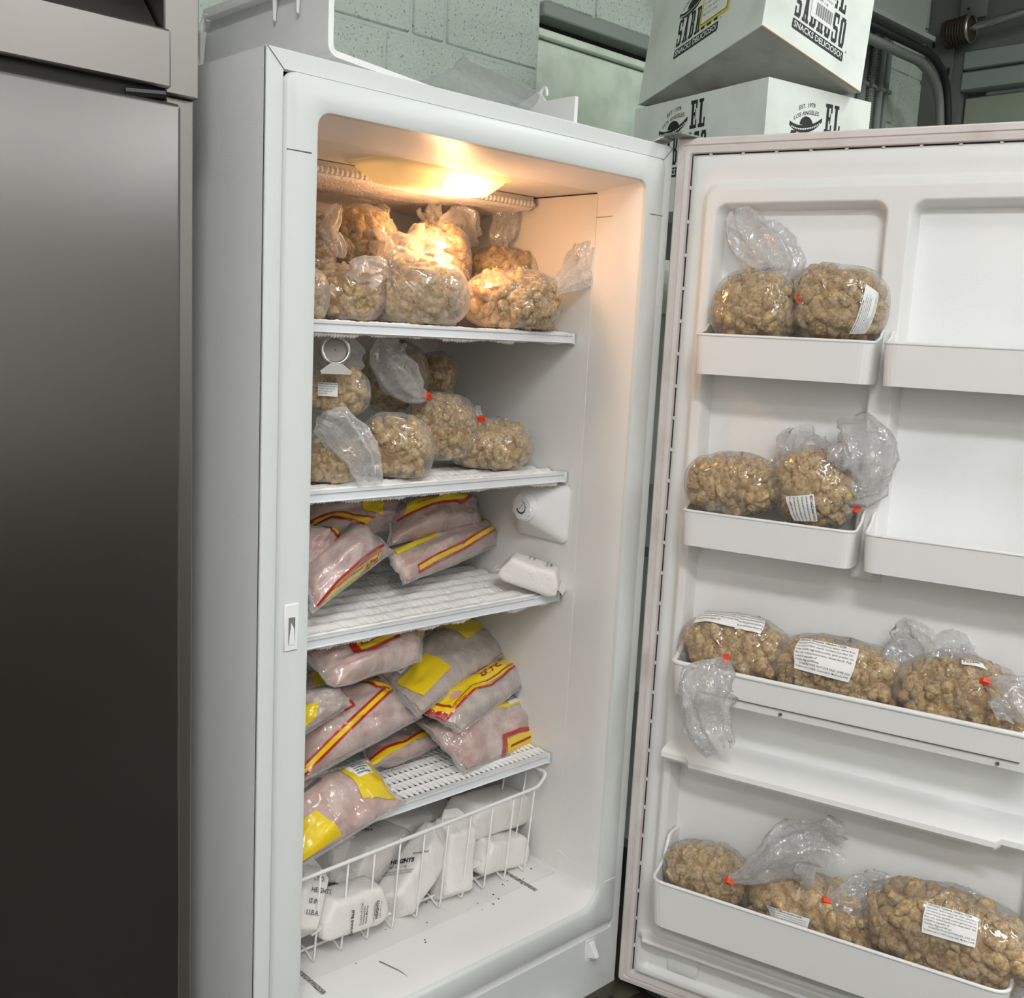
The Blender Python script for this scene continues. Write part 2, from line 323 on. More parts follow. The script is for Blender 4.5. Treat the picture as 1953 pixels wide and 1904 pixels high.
G().box((1.7, .56, 2.445), (2.87, .66, 2.46)).mk('bottom_flange', beam_m, bmo); G().box((1.7, .60, 2.46), (2.87, .615, 2.80)).mk('web', beam_m, bmo)
jb = empty('junction_box', at(1865, 15, x=3.3), 'square grey junction box cover high on the right wall', 'junction box')
q = at(1862, 5, x=3.3); G().box(q - (.02, .05, .06), q + (.0, .05, .06)).mk('cover', dim_m, jb, bevel=.008); q2 = at(1848, 17, x=3.28); G().tube([q2, q2 - (.005, 0, 0)], .004, 8).mk('screw', black_m, jb)
for i, (px, r, lab) in enumerate(((1645, .016, 'wide pale conduit next to the cardboard boxes'), (1662, .012, 'ribbed flexible conduit beside the boxes'), (1680, .013, 'thin painted conduit, second from the corner'), (1692, .010, 'thinnest painted conduit, nearest the corner'))):
    q = at(px, 150, y=YW - .02)
    pts = [(q[0], YW - .02, 1.0), (q[0], YW - .02, 2.85)]
    o = empty('conduit', (q[0], YW - .02, 1.0), lab, 'conduit', 'conduits on the block wall')
    G().tube(pts, r, 10).mk('tube', beam_m, o, True)
    if i == 1:
        for z in np.arange(2.15, 2.5, .009): G().tube([(q[0], YW - .02, z), (q[0], YW - .02, z + .004)], r + .003, 10).mk('rib', beam_m, o)
    for z in (2.33, 2.6): G().box((q[0] - r - .006, YW - .036, z), (q[0] + r + .006, YW - .001, z + .012)).mk('clamp', beam_m, o)

# ================================================================== STAINLESS REFRIGERATOR (left)
rf = empty('reach_in_refrigerator', (-.5, .4, 0), 'tall stainless steel reach-in refrigerator left of the freezer', 'refrigerator')
g = G(); g.box((-1.05, .062, .12), (-.066, .78, 1.668)); g.box((-1.05, .12, 1.668), (-.066, .78, 2.05)); g.mk('body', steel2, rf, bevel=.003, seg=1)
dd = box('door', (-1.02, 0, .2), (-.113, .056, 1.648), steel, rf, .006, seg=3)
box('door_gasket', (-1.0, .056, .21), (-.125, .063, 1.64), black_m, dd)
box('corner_post', (-.112, .05, 1.667), (-.066, .13, 2.05), steel2, rf, .002, seg=1)
gp = box('grille_panel', (-1.02, .02, 1.667), (-.1165, .05, 1.735), steel2, rf, .003, seg=1)
g = G(); V = np.array([(-1.02, .05, 1.733), (-.1165, .05, 1.733), (-.1165, .115, 1.80), (-1.02, .115, 1.80)]); g.add(np.vstack([V, V + (0, .003, -.003)]), [(0, 1, 2, 3), (7, 6, 5, 4), (0, 4, 5, 1), (2, 6, 7, 3), (1, 5, 6, 2), (0, 3, 7, 4)]); g.mk('louver', steel2, rf)
g = G(); V = V + (0, -.03, .075); g.add(np.vstack([V, V + (0, .003, -.003)]), [(0, 1, 2, 3), (7, 6, 5, 4), (0, 4, 5, 1), (2, 6, 7, 3), (1, 5, 6, 2), (0, 3, 7, 4)]); g.mk('louver', steel2, rf)
box('grille_gap_shade', (-1.04, .03, 1.6485), (-.118, .062, 1.6668), dark_m, rf)  # dark strip standing in for shade between door and grille panel
G().tube([(-.17, .03, 1.655), (-.125, .02, 1.658)], .006, 8).mk('hinge_pin', black_m, rf)
box('hinge', (-.15, .022, 1.6485), (-.12, .05, 1.6585), black_m, rf, .003, seg=1)
for x in (-1.0, -.12): G().tube([(x, .15, 0), (x, .15, .12)], .02, 10).mk('leg', steel2, rf)
for x in (-1.0, -.12): G().tube([(x, .7, 0), (x, .7, .12)], .02, 10).mk('leg', steel2, rf)
box('door_handle', (-.98, -.035, .9), (-.955, -.001, 1.3), steel2, dd, .008)

# ================================================================== UPRIGHT FREEZER
FW, FD = .82, .66; XO, XI, ZT = .0755, .747, 1.671; LX0, LX1, LZ0, LZ1, LYB = .055, .766, .3145, 1.662, .575
fz = empty('upright_freezer', (.41, .33, 0), 'white upright freezer standing open and stocked with bagged food', 'freezer')
g = G()
g.box((0, .004, .11), (.003, FD, H)); g.box((FW - .003, .004, .11), (FW, FD, H)); g.box((.003, .004, H - .003), (FW - .003, FD, H)); g.box((.003, FD - .003, .11), (FW - .003, FD, H - .003)); g.box((.003, .004, .11), (FW - .003, FD - .003, .113))
g.mk('side_shell', white_side, fz)
def L3(loop, y): return np.column_stack([loop[:, 0], np.full(len(loop), y), loop[:, 1]])
n = 7
lp = [L3(rrect(0, FW, .11, H, .001, n), .006), L3(rrect(.0, FW, .11, H, .0015, n), .001), L3(rrect(.0015, FW - .0015, .1115, H - .0015, .002, n), 0), L3(rrect(.024, FW - .024, .24, H - .024, .004, n), 0), L3(rrect(.026, FW - .026, .242, H - .026, .004, n), .006)]
V, Fc = loft(lp); mk('front_flange', V, Fc, white_metal, fz)
for (a, b) in (((.0005, H - .0005), (.0255, H - .0255)), ((FW - .0005, H - .0005), (FW - .0255, H - .0255))):
    G().tube([(a[0], -.0002, a[1]), (b[0], -.0002, b[1])], .0007, 5).mk('mitre_joint', grey_metal, fz)
# breaker frame and collar: lofted rounded rectangles from the flange into the cavity
lp = [L3(rrect(.025, FW - .025, .2585, H - .025, (.004, .004, .016, .016), n), .004), L3(rrect(.026, FW - .026, .2595, H - .026, (.006, .006, .016, .016), n), -.004),
      L3(rrect(.029, FW - .029, .263, H - .029, (.01, .01, .014, .014), n), -.007), L3(rrect(XO - .006, XI + .006, .300, ZT + .006, (.03, .03, .022, .022), n), -.007),
      L3(rrect(XO - .0015, XI + .0015, .305, ZT + .0015, (.04, .04, .02, .02), n), -.005), L3(rrect(XO, XI, .308, ZT, (.045, .045, .018, .018), n), .002),
      L3(rrect(XO - .006, XI + .006, .312, ZT - .003, (.03, .03, .01, .01), n), .05), L3(rrect(LX0, LX1, LZ0, LZ1, .008, n), .126)]
V, Fc = loft(lp); bf = mk('breaker_frame', V, Fc, breaker_pl, fz, True); bf.data.materials.append(white_pl)
for p_ in bf.data.polygons: p_.material_index = 1 if p_.center.y + .33 > .01 and p_.index >= 5*4*n else 0  # collar keeps plain white, front ring takes the lowered tone
try: bf.data.set_sharp_from_angle(angle=.9)
except Exception: pass
for xs, sg in ((XO, -1), (XI, 1)):       # moulded seams
    x2 = .027 if sg < 0 else FW - .027
    G().tube([(x2, -.0068, 1.617), (xs + sg*.012, -.0074, 1.617)], .0008, 5).mk('seam', dim_m, bf)
    G().tube([(xs + sg*.012, -.0072, 1.617), (xs + sg*.001, .004, 1.617), (LX0 - .0005 if sg < 0 else LX1 - .0008, .126, 1.617)], .0007, 5).mk('seam', dim_m, bf)
    G().tube([(x2, -.0066, .352), (xs + sg*.012, -.0072, .352), (xs + sg*.001, .004, .352), (LX0 if sg < 0 else LX1 - .0006, .126, .362)], .001, 5).mk('seam', white_pl, bf)
lp = [L3(rrect(LX0, LX1, LZ0, LZ1, .006, n), .1262), L3(rrect(LX0, LX1, LZ0, LZ1, .006, n), LYB)]
V, Fc = loft(lp, cap1=True); mk('liner', V, Fc, liner_m, fz)
box('ceiling_seam', (LX1 - .004, .126, LZ1 - .0025), (LX1 - .0006, .44, LZ1 - .0008), dark_m, fz)
G().tube([(LX1 - .0003, .127, LZ0 + .01), (LX1 - .0003, .127, LZ1)], .0007, 5).mk('liner_seam', liner_m, fz)
for (a, b, w) in (((.68, .24), (.68, .10), .004), ((.178, .185), (.178, .085), .004)):   # dark drain grooves
    box('drain_groove', (a[0] - w, b[1], LZ0 - .001), (a[0] + w, a[1], LZ0 + .0012), mat('grit', lin(170, 168, 162), .9, var=(260, lin(84, 82, 78), .45, .6)), fz)
g = random.Random(3)
crumb = mat('dark crumb', lin(84, 78, 70), .9)
for i in range(34):
    x, y, r = g.uniform(.25, .74), g.uniform(.09, .24), g.uniform(.0005, .0012)
    G().box((x - r, y - r*1.4, LZ0 + .0003), (x + r, y + r, LZ0 + .0003 + r)).mk('crumb', crumb, fz)
G().tube([(.3, .10, LZ0 + .0006), (.312, .06, LZ0 - .0015), (.318, .025, .3085), (.322, -.002, .302)], .0009, 5).mk('crack', dim_m, bf)
box('kick_panel', (.028, .0025, .128), (FW - .028, .012, .2585), white_pl, fz, .003, seg=1)
gr_ = box('toe_grille', (.0, -.05, .02), (.69, -.001, .124), white_pl, fz, .006); box('toe_grille', (.69, -.05, .02), (.80, -.001, .106), white_pl, fz, .004)
q0, q1 = (.724, .192), (.753, .238)
s_ = box('light_switch', (q0[0], -.001, q0[1]), (q1[0], .003, q1[1]), white_pl, fz, .001, seg=1)
g = G(); V = [(.732, -.0015, .199), (.745, -.0015, .199), (.745, -.0015, .232), (.732, -.0015, .232), (.734, -.020, .206), (.743, -.020, .206), (.743, -.006, .230), (.734, -.006, .230)]
g.add(V, [(3, 2, 1, 0), (4, 5, 6, 7), (0, 1, 5, 4), (1, 2, 6, 5), (2, 3, 7, 6), (3, 0, 4, 7)]).mk('rocker', white_pl, s_)
# lock slot in the left frame
lk = box('lock_plate', (.034, -.0095, .944), (.0565, -.0068, 1.011), white_pl, fz, .001, seg=1)
box('slot', (.0405, -.0105, .953), (.0505, -.009, .992), mat('slot shadow', lin(120, 120, 118), .8), lk)
G().add([(.0405, -.0106, .953), (.0505, -.0106, .953), (.0488, -.0106, .976), (.0440, -.0106, .985)], [(0, 1, 2, 3)]).mk('latch_tongue', white_pl, lk)
# ceiling light with cover
def cov(x0, x1, y0, y1, r, z): L_ = rrect(x0, x1, y0, y1, r, 8); return np.column_stack([L_, np.full(len(L_), z)])
V, Fc = loft([cov(.288, .585, .145, .268, .03, LZ1 - .0015), cov(.292, .581, .149, .264, .03, LZ1 - .004), cov(.298, .575, .155, .258, .03, LZ1 - .005), cov(.302, .572, .157, .256, .03, LZ1 - .010), cov(.325, .549, .172, .241, .03, LZ1 - .031), cov(.338, .536, .180, .233, .025, LZ1 - .033)], cap1=True)
lm = bpy.data.materials.new('light cover plastic'); lm.use_nodes = True; N = lm.node_tree.nodes; Lk = lm.node_tree.links
for nn in list(N): N.remove(nn)
out = N.new('ShaderNodeOutputMaterial'); t1 = N.new('ShaderNodeBsdfTranslucent'); t1.inputs[0].default_value = (.95, .88, .66, 1); t2 = N.new('ShaderNodeBsdfTransparent'); t3 = N.new('ShaderNodeBsdfDiffuse'); t3.inputs[0].default_value = (.9, .86, .72, 1)
a1 = N.new('ShaderNodeMixShader'); a1.inputs[0].default_value = .25; a2 = N.new('ShaderNodeMixShader'); a2.inputs[0].default_value = .06
Lk.new(t1.outputs[0], a1.inputs[1]); Lk.new(t3.outputs[0], a1.inputs[2]); Lk.new(a1.outputs[0], a2.inputs[1]); Lk.new(t2.outputs[0], a2.inputs[2]); Lk.new(a2.outputs[0], out.inputs[0])
lcov = mk('light_cover', V, Fc, lm, fz, True)
bulb_p = np.array([.485, .205, LZ1 - .018])
a = np.linspace(0, np.pi, 9); prof = [(bulb_p[0] - .022*math.cos(t), .001 + .0125*math.sin(t)) for t in a]
V, Fc = tube([(p[0], bulb_p[1], bulb_p[2]) for p in prof], [p[1] for p in prof], 14); mk('bulb', V, Fc, emis('glowing bulb', (1, .62, .26, 1), 60), lcov, True)
pl_ = bpy.data.lights.new('freezer_bulb_light', 'POINT'); pl_.energy = 1.1; pl_.color = (1, .52, .26); pl_.shadow_soft_size = .03
po = bpy.data.objects.new('freezer_bulb_light', pl_); COL.objects.link(po); po.location = bulb_p + (.005, .0, -.078)
# frosted evaporator plate under the ceiling
ex = np.linspace(LX0 + .002, LX1 - .012, 150); ey = np.linspace(.285, LYB - .002, 26); gx, gy = np.meshgrid(ex, ey, indexing='ij'); PP = np.column_stack([gx.ravel(), gy.ravel(), 0*gx.ravel()])
zb = LZ1 - .022 - .006*np.abs(np.sin((PP[:, 1] - .285)*np.pi/.02)) + .0022*wob(PP, 330, 5) - .004*np.clip((PP[:, 1] - .3)/.05, 0, 1)
Vb = PP.copy(); Vb[:, 2] = zb; Vt = PP.copy(); Vt[:, 2] = LZ1 - .0015
Fb = [f[::-1] for f in grid(150, 26)]; nb = len(Vb)
fr = [(i*26, (i + 1)*26, nb + (i + 1)*26, nb + i*26) for i in range(149)] + [((149)*26 + j, 149*26 + j + 1, nb + 149*26 + j + 1, nb + 149*26 + j) for j in range(25)]
ev = mk('evaporator_shelf', np.vstack([Vb, Vt]), Fb + [(f[0] + nb, f[1] + nb, f[2] + nb, f[3] + nb) for f in grid(150, 26)] + fr, frost2, fz, True)
g = G()
for i, x in enumerate(np.arange(LX0 + .004, LX1 - .014, .0098)):
    r = .0042 + .0012*random.random(); g.tube([(x, .284, LZ1 - .018 - r*.3), (x, .2815, LZ1 - .017), (x + .0005, .281, LZ1 - .0135), (x, .2825, LZ1 - .0095)], [r*.8, r, r*.95, r*.5], 6)
g.mk('frost_beads', frost2, ev, True)['kind'] = 'stuff'
G().tube([(LX0 + .002, .284, LZ1 - .0165), (LX1 - .012, .284, LZ1 - .0165)], .0052, 8).mk('front_tube', frost2, ev, True)
# shelves
SH = [1.401, 1.134, .895, .557]; SY0, SY1 = .16, .545; SX0, SX1 = LX0 + .003, LX1 - .004
rail_m = mat('pale shelf rail', lin(222, 226, 228), .3)
for k, z in enumerate(SH):
    lp = [(0, .001), (0, -.003), (.003, -.0045), (.002, -.0145), (-.001, -.0165), (.004, -.018), (.012, -.018), (.012, .001)]
    lo = [np.array([(x, SY0 + a_, z + b_) for a_, b_ in lp]) for x in (SX0, SX1)]
    if k == 3:   # slotted plate
        g = G(); rows = 12; n_s = 56; dy = (SY1 - SY0 - .014)/rows; dx = (SX1 - SX0)/n_s
        for r_ in range(rows):
            for c_ in range(n_s):
                x0 = SX0 + c_*dx; y0 = SY0 + .012 + r_*dy
                cyl = lambda yy: .0026*math.sin(math.pi*(yy - y0)/dy)
                hx0, hx1, hy0, hy1 = x0 + dx*.16, x0 + dx*.80, y0 + dy*.10, y0 + dy*.66
                o4 = [(x0, y0, z), (x0 + dx, y0, z), (x0 + dx, y0 + dy, z), (x0, y0 + dy, z)]
                i4 = [(hx0, hy0, z - .001), (hx1, hy0, z - .001), (x0 + dx*.40, hy1, z + .002), (x0 + dx*.26, hy1, z + .002)]
                b4 = [(p[0], p[1], z - .0025) for p in i4]; ob = [(p[0], p[1], z - .0025) for p in o4]
                mid = [(x0, y0 + dy*.75, z + .004), (x0 + dx, y0 + dy*.75, z + .004)]
                V = o4 + i4 + b4 + ob + mid
                g.add(V, [(0, 1, 5, 4), (1, 17, 6, 5), (17, 16, 7, 6), (16, 0, 4, 7), (16, 17, 2, 3), (4, 5, 9, 8), (5, 6, 10, 9), (6, 7, 11, 10), (7, 4, 8, 11), (12, 8, 9, 13), (13, 9, 10, 14), (14, 10, 11, 15), (15, 11, 8, 12)])
        sh = g.mk('shelf', frost, fz)
    else:
        nu, nv = 220, 60; x = np.linspace(SX0, SX1, nu); y = np.linspace(SY0 + .010, SY1, nv); gx, gy = np.meshgrid(x, y, indexing='ij'); PP = np.column_stack([gx.ravel(), gy.ravel(), 0*gx.ravel()])
        rib = np.sin((PP[:, 1] - SY0)*2*np.pi/.043)
        zt = z + .0028*rib + .0022*np.sin((PP[:, 0] + .3*(PP[:, 1]))*2*np.pi/.0125)*np.clip(-rib + .35, 0, 1) + .0013*wob(PP, 260, 20 + k)
        dz = .0165 + .004*np.abs(wob(PP, 60, 30 + k))
        Vt = PP.copy(); Vt[:, 2] = zt; Vb = PP.copy(); Vb[:, 2] = z - dz; nb = len(Vt)
        side = [(i*nv, nb + i*nv, nb + (i + 1)*nv, (i + 1)*nv) for i in range(nu - 1)]
        sh = mk('shelf', np.vstack([Vt, Vb]), grid(nu, nv) + [(f[3] + nb, f[2] + nb, f[1] + nb, f[0] + nb) for f in grid(nu, nv)] + side, frost, fz, True)
        gy2 = G(); xs = np.arange(SX0 + .004, SX1 - (.02 if k else .15), .006)      # ragged frost fringe hanging under the rail
        for xq in xs:
            h = abs(.004 + .006*wob(np.array([[xq, k, 0]]), 40, 50 + k)[0]) + .002*random.random(); gy2.tube([(xq, SY0 + .010, z - .0155), (xq, SY0 + .009, z - .0165 - h*.6), (xq + .001, SY0 + .011, z - .0175 - h)], [.0055, .0042, .0012], 5)
        o = gy2.mk('frost_fringe', frost, sh, True); o['kind'] = 'stuff'
    V, Fc = loft(lo, True, True); mk('shelf_rail', V, Fc, rail_m, sh)
    for sx in (SX1 - .006, SX0): box('end_cap', (sx, SY0 - .001, z - .019), (sx + .006, SY0 + .014, z + .0025), rail_m, sh, .001, seg=1)
# thermostat on the right liner wall
YZ = lambda L_, x: np.column_stack([np.full(len(L_), x), L_[:, 0], L_[:, 1]])
lp = [YZ(rrect(.150, .292, .995, 1.108, .012, 6), LX1 - .0005), YZ(rrect(.150, .292, .995, 1.108, .012, 6), LX1 - .006), YZ(rrect(.153, .289, .998, 1.105, .012, 6), LX1 - .008), YZ(rrect(.195, .262, 1.028, 1.092, .028, 6), LX1 - .040), YZ(rrect(.198, .259, 1.031, 1.089, .028, 6), LX1 - .042)]
V, Fc = loft(lp, cap1=True); th = mk('thermostat_housing', V, Fc, white_pl, fz, True)
try: th.data.set_sharp_from_angle(angle=.5)
except Exception: pass
dc = np.array([LX1 - .042, .2285, 1.060])
g = G(); nn = 72; ang = np.linspace(0, 2*np.pi, nn, endpoint=False); sc = 1 - .06*np.maximum(0, np.cos(ang*8))**2
R = lambda rad, dx, scl=1: np.column_stack([np.full(nn, dc[0] - dx), dc[1] + rad*scl*np.cos(ang), dc[2] + rad*scl*np.sin(ang)])
V, Fc = loft([R(.029, 0), R(.029, .008), R(.0275, .0095)], cap1=True); dl = mk('dial', V, Fc, white_pl, th)
V, Fc = loft([R(.0262, .0085, sc), R(.0255, .014, sc - .04*np.maximum(0, np.cos(ang*8))), R(.016, .0155)], cap1=True); mk('dial_knob', V, Fc, white_pl, th)
a = np.radians(np.linspace(95, 345, 26)); V = []
for i, t in enumerate(a):
    w = .0008 + .0022*min(1, i/16)
    for rr in (.0118 - w/2, .0118 + w/2): V.append((dc[0] - .0158, dc[1] + rr*math.cos(t), dc[2] + rr*math.sin(t)))
mk('dial_arc', V, [(2*i, 2*i + 2, 2*i + 3, 2*i + 1) for i in range(25)], ink, th)
g = G()
for t in np.radians([95, 135, 175, 215, 255, 300]): g.tube([(dc[0] - .0158, dc[1] + r_*math.cos(t), dc[2] + r_*math.sin(t)) for r_ in (.0138, .0158)], .0004, 4)
g.tube([(dc[0] - .0158, dc[1] - .004, dc[2] + .006), (dc[0] - .0158, dc[1] + .005, dc[2] - .004)], .0005, 4); g.mk('dial_marks', ink, th)
# hinges
hb = G(); hb.box((.755, .012, H), (.805, .06, H + .003)); V = np.array([(.775, .012, H), (.805, .012, H), (.815, -.012, H + .012), (.79, -.012, H + .012), (.80, -.03, H + .016), (.845, -.03, H + .016)])
hb.add([(.770, .014, H + .003), (.805, .014, H + .003), (.812, -.006, H + .013), (.782, -.006, H + .013), (.770, .014, H), (.805, .014, H), (.812, -.006, H + .010), (.782, -.006, H + .010)], [(0, 1, 2, 3), (7, 6, 5, 4), (0, 4, 5, 1), (1, 5, 6, 2), (2, 6, 7, 3), (3, 7, 4, 0)])
hb.box((.782, -.045, H + .0135), (.845, -.006, H + .0165)); hb.mk('top_hinge', zinc, fz); G().tube([(.765, .04, H + .003), (.765, .04, H + .009)], .006, 8).mk('hinge_bolt', black_m, fz)
lh = G(); lh.box((.70, -.055, .108), (.835, .02, .115)); lh.mk('bottom_hinge', olive_metal, fz, bevel=.004)
for x, y in ((.745, -.02), (.77, -.035)): G().tube([(x, y, .1155), (x, y, .117)], .005, 10).mk('hinge_hole', black_m, fz)

# ------------------------------------------------------------------ freezer door, swung open
DA = math.radians(106.2222); DO = np.array([.8158, -.0105, 0.]); du = np.array([-math.cos(DA), -math.sin(DA), 0.]); dn = np.array([-.96018551, -.27936316, 0.]); dz_ = np.array([0, 0, 1.])
def D(s, d, z): return DO + du*s + dn*d + dz_*z
def DX(V): V = np.asarray(V, float); return DO + V[:, :1]*du + V[:, 1:2]*dn + V[:, 2:3]*dz_
def atD(px, py, dep):
    d = fw + cr*(px - 976.5)/F - cu*(py - 952)/F; P0 = DO + dn*dep; return CP + ((P0 - CP)@dn)/(d@dn)*d
DWd, DZ0, DZ1 = .79, .1226, 1.7534
door = G().box((.002, -.085, DZ0 + .002), (DWd, -.013, DZ1 - .002), DX).mk('door', white_side, fz, bevel=.008, seg=3)
SZ = lambda L_, d: DX(np.column_stack([L_[:, 0], np.full(len(L_), d), L_[:, 1]]))
lp = [SZ(rrect(.000, DWd, DZ0, DZ1, .006, 5), -.0129), SZ(rrect(.000, DWd, DZ0, DZ1, .006, 5), -.004), SZ(rrect(.003, DWd - .003, DZ0 + .003, DZ1 - .003, .006, 5), 0), SZ(rrect(.012, DWd - .012, DZ0 + .012, DZ1 - .012, .006, 5), .001), SZ(rrect(.0135, DWd - .0135, DZ0 + .0135, DZ1 - .0135, .006, 5), -.002), SZ(rrect(.0165, DWd - .0165, DZ0 + .0165, DZ1 - .0165, .006, 5), -.002), SZ(rrect(.018, DWd - .018, DZ0 + .018, DZ1 - .018, .006, 5), .002), SZ(rrect(.026, DWd - .026, DZ0 + .026, DZ1 - .026, .006, 5), .001), SZ(rrect(.0275, DWd - .0275, DZ0 + .0275, DZ1 - .0275, .006, 5), -.012)]
V, Fc = loft(lp); mk('gasket', V, Fc, gasket_m, door)
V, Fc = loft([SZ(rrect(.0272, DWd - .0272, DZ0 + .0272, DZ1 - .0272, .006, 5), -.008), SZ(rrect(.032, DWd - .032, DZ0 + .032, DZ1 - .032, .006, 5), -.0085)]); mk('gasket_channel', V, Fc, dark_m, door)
g = G()
for z in np.arange(DZ0 + .08, DZ1 - .05, .0585): g.box((.0275, -.009, z), (.031, -.0045, z + .006), DX)
for s in np.arange(.06, DWd - .03, .0585): g.box((s, -.009, DZ1 - .031), (s + .005, -.0045, DZ1 - .0275), DX)
g.mk('gasket_clips', gasket_m, door)['kind'] = 'stuff'
# moulded inner panel: height field over the door plane
su = np.unique(np.concatenate([np.linspace(.0295, DWd - .0295, 80), np.linspace(.06, .125, 34), np.linspace(.355, .435, 44), np.linspace(.665, .735, 34)]))
zu = np.unique(np.concatenate([np.linspace(DZ0 + .0295, DZ1 - .0295, 120), np.linspace(1.58, 1.69, 50), np.linspace(.15, .30, 60), np.linspace(.97, 1.06, 30)]))
gs, gz = np.meshgrid(su, zu, indexing='ij')
def sdr(x0, x1, z0, z1, r):      # signed distance to rounded rectangle (negative inside)
    qx = np.abs(gs - (x0 + x1)/2) - (x1 - x0)/2 + r; qz = np.abs(gz - (z0 + z1)/2) - (z1 - z0)/2 + r
    return np.hypot(np.maximum(qx, 0), np.maximum(qz, 0)) + np.minimum(np.maximum(qx, qz), 0) - r
sm = lambda x, a, b: (lambda t: t*t*(3 - 2*t))(np.clip((x - a)/(b - a), 0, 1))
wide = .07 + .0*gs
dike = sdr(.062, DWd - .062, .25, 1.672, .03); dep = .004 + .016*(1 - sm(dike, -.012, .006))                # raised dike
rec = np.minimum(np.minimum(sdr(.088, .377, .9, 1.637, .022), sdr(.413, DWd - .088, .9, 1.637, .022)), sdr(.085, DWd - .085, .268, 1.02, .02))
dep = dep - .062*(1 - sm(rec, -.020, .002))
low = sdr(.05, DWd - .05, .172, .232, .012); dep = dep - .010*(1 - sm(low, -.008, .004))
dep = dep + .024*np.exp(-((gz - .2415)/.0075)**4)*(1 - sm(np.abs(gs - DWd/2), .34, .35))
edge = np.minimum(np.minimum(gs - .0295, DWd - .0295 - gs), np.minimum(gz - DZ0 - .0295, DZ1 - .0295 - gz)); dep = dep - .012*(1 - sm(edge, 0, .008))
V = DX(np.column_stack([gs.ravel(), dep.ravel(), gz.ravel()])); mk('inner_panel', V, grid(len(su), len(zu)), white_pl, door, True)
lo = []                                                                                                     # moulded ledge
for s in (.083, .089, .132, .140, DWd - .14, DWd - .132, DWd - .089, DWd - .083):
    t = 0 if .135 < s < DWd - .135 else -.010; h = .0 if .135 < s < DWd - .135 else .004
    lo.append(DX(np.array([(s, -.043, .668), (s, .0, .662), (s, .070 + t, .652 + h), (s, .078 + t, .647 + h), (s, .079 + t, .638 + h), (s, .074 + t, .632 + h), (s, .0, .640), (s, -.043, .645)])))
V, Fc = loft(lo, True, True); mk('moulded_ledge', V, Fc, white_pl, door, True).data.set_sharp_from_angle(angle=.6)
def bin_(s0, s1, dd_, z0, z1, rise, th=.0028, back=-.038, r=.022, drop=.0, name='door_bin', floor=True):
    pth = fillet([(s0 + .006, back), (s0, .02), (s0, dd_), (s1, dd_), (s1, .02), (s1 - .006, back)], r, 7)
    T = np.gradient(pth, axis=0); T /= np.linalg.norm(T, axis=1)[:, None]; nrm = np.column_stack([T[:, 1], -T[:, 0]])     # inward/outward
    inn = pth + nrm*th
    def ztop(d): return z1 + rise*sm(-d, -.055, -.025)
    def zlow(d): return z0 + drop*(1 - d/dd_)
    ins = pth + (np.array([(s0 + s1)/2, .02]) - pth)*np.array([.02, .06])     # slightly tapered foot
    L_ = [[], [], [], []]
    for p, q, b in zip(pth, inn, ins):
        zt = float(ztop(p[1])); L_[0].append((b[0], b[1], z0)); L_[1].append((p[0], p[1], zt)); L_[2].append((q[0], q[1], zt)); L_[3].append((q[0] + (b - p)[0], q[1] + (b - p)[1], z0 + .002))
    V, Fc = loft([DX(np.array(a_)) for a_ in L_], closed=False); n_ = len(pth)
    Fc = list(Fc)
    if floor: Fc += [tuple(range(n_)), tuple(range(3*n_, 4*n_))[::-1]]
    b = mk(name, V, Fc, white_pl, door)
    rim = np.array([(p[0] + q[0], p[1] + q[1], 2*float(ztop(p[1]))) for p, q in zip(pth, inn)])/2; rim[:, 2] += .0005
    G().tube(DX(rim), th*.95, 8).mk(name + '_rim', white_pl, door, True); return b
bin_(.094, .392, .095, 1.345, 1.411, .018); bin_(.405, .70, .095, 1.345, 1.411, .018)
bin_(.094, .392, .095, 1.046, 1.107, .026); bin_(.405, .70, .095, 1.046, 1.107, .026)
bin_(.094, DWd - .09, .09, .772, .830, .036, th=.005, name='wide_door_bin')
box('rail_seam', (.15, .0893, .7865), (DWd - .12, .0906, .788), ink_grey, door, X=DX)
for s in (.300, .640): G().tube(DX(np.array([(s, .089, .779), (s, .0915, .779)])), .003, 10).mk('screw_hole', ink_grey, door)
bin_(.094, DWd - .09, .112, .333, .420, .055, th=.0035, r=.03, name='deep_door_bin')
for s, z in ((.094, 1.494), (.091, 1.250), (.094, 1.188)): box('bin_clip', (s, -.046, z - .008), (s + .012, -.024, z + .008), white_pl, door, .002, DX)
for s, z in ((.418, 1.494), (.414, 1.246), (.414, 1.185)): box('bin_clip', (s, -.046, z - .008), (s + .012, -.024, z + .008), white_pl, door, .002, DX)
for s, z in ((.094, 1.317), (.363, 1.30), (.416, 1.30)): box('bin_socket', (s, -.046, z - .009), (s + .011, -.036, z + .009), white_pl, door, .002, DX)
box('moulded_pad', (.10, -.012, .182), (.165, .001, .226), white_pl, door, .006, DX)
box('door_handle', (DWd - .06, -.115, .8), (DWd - .035, -.085, 1.1), white_pl, door, .008, DX)

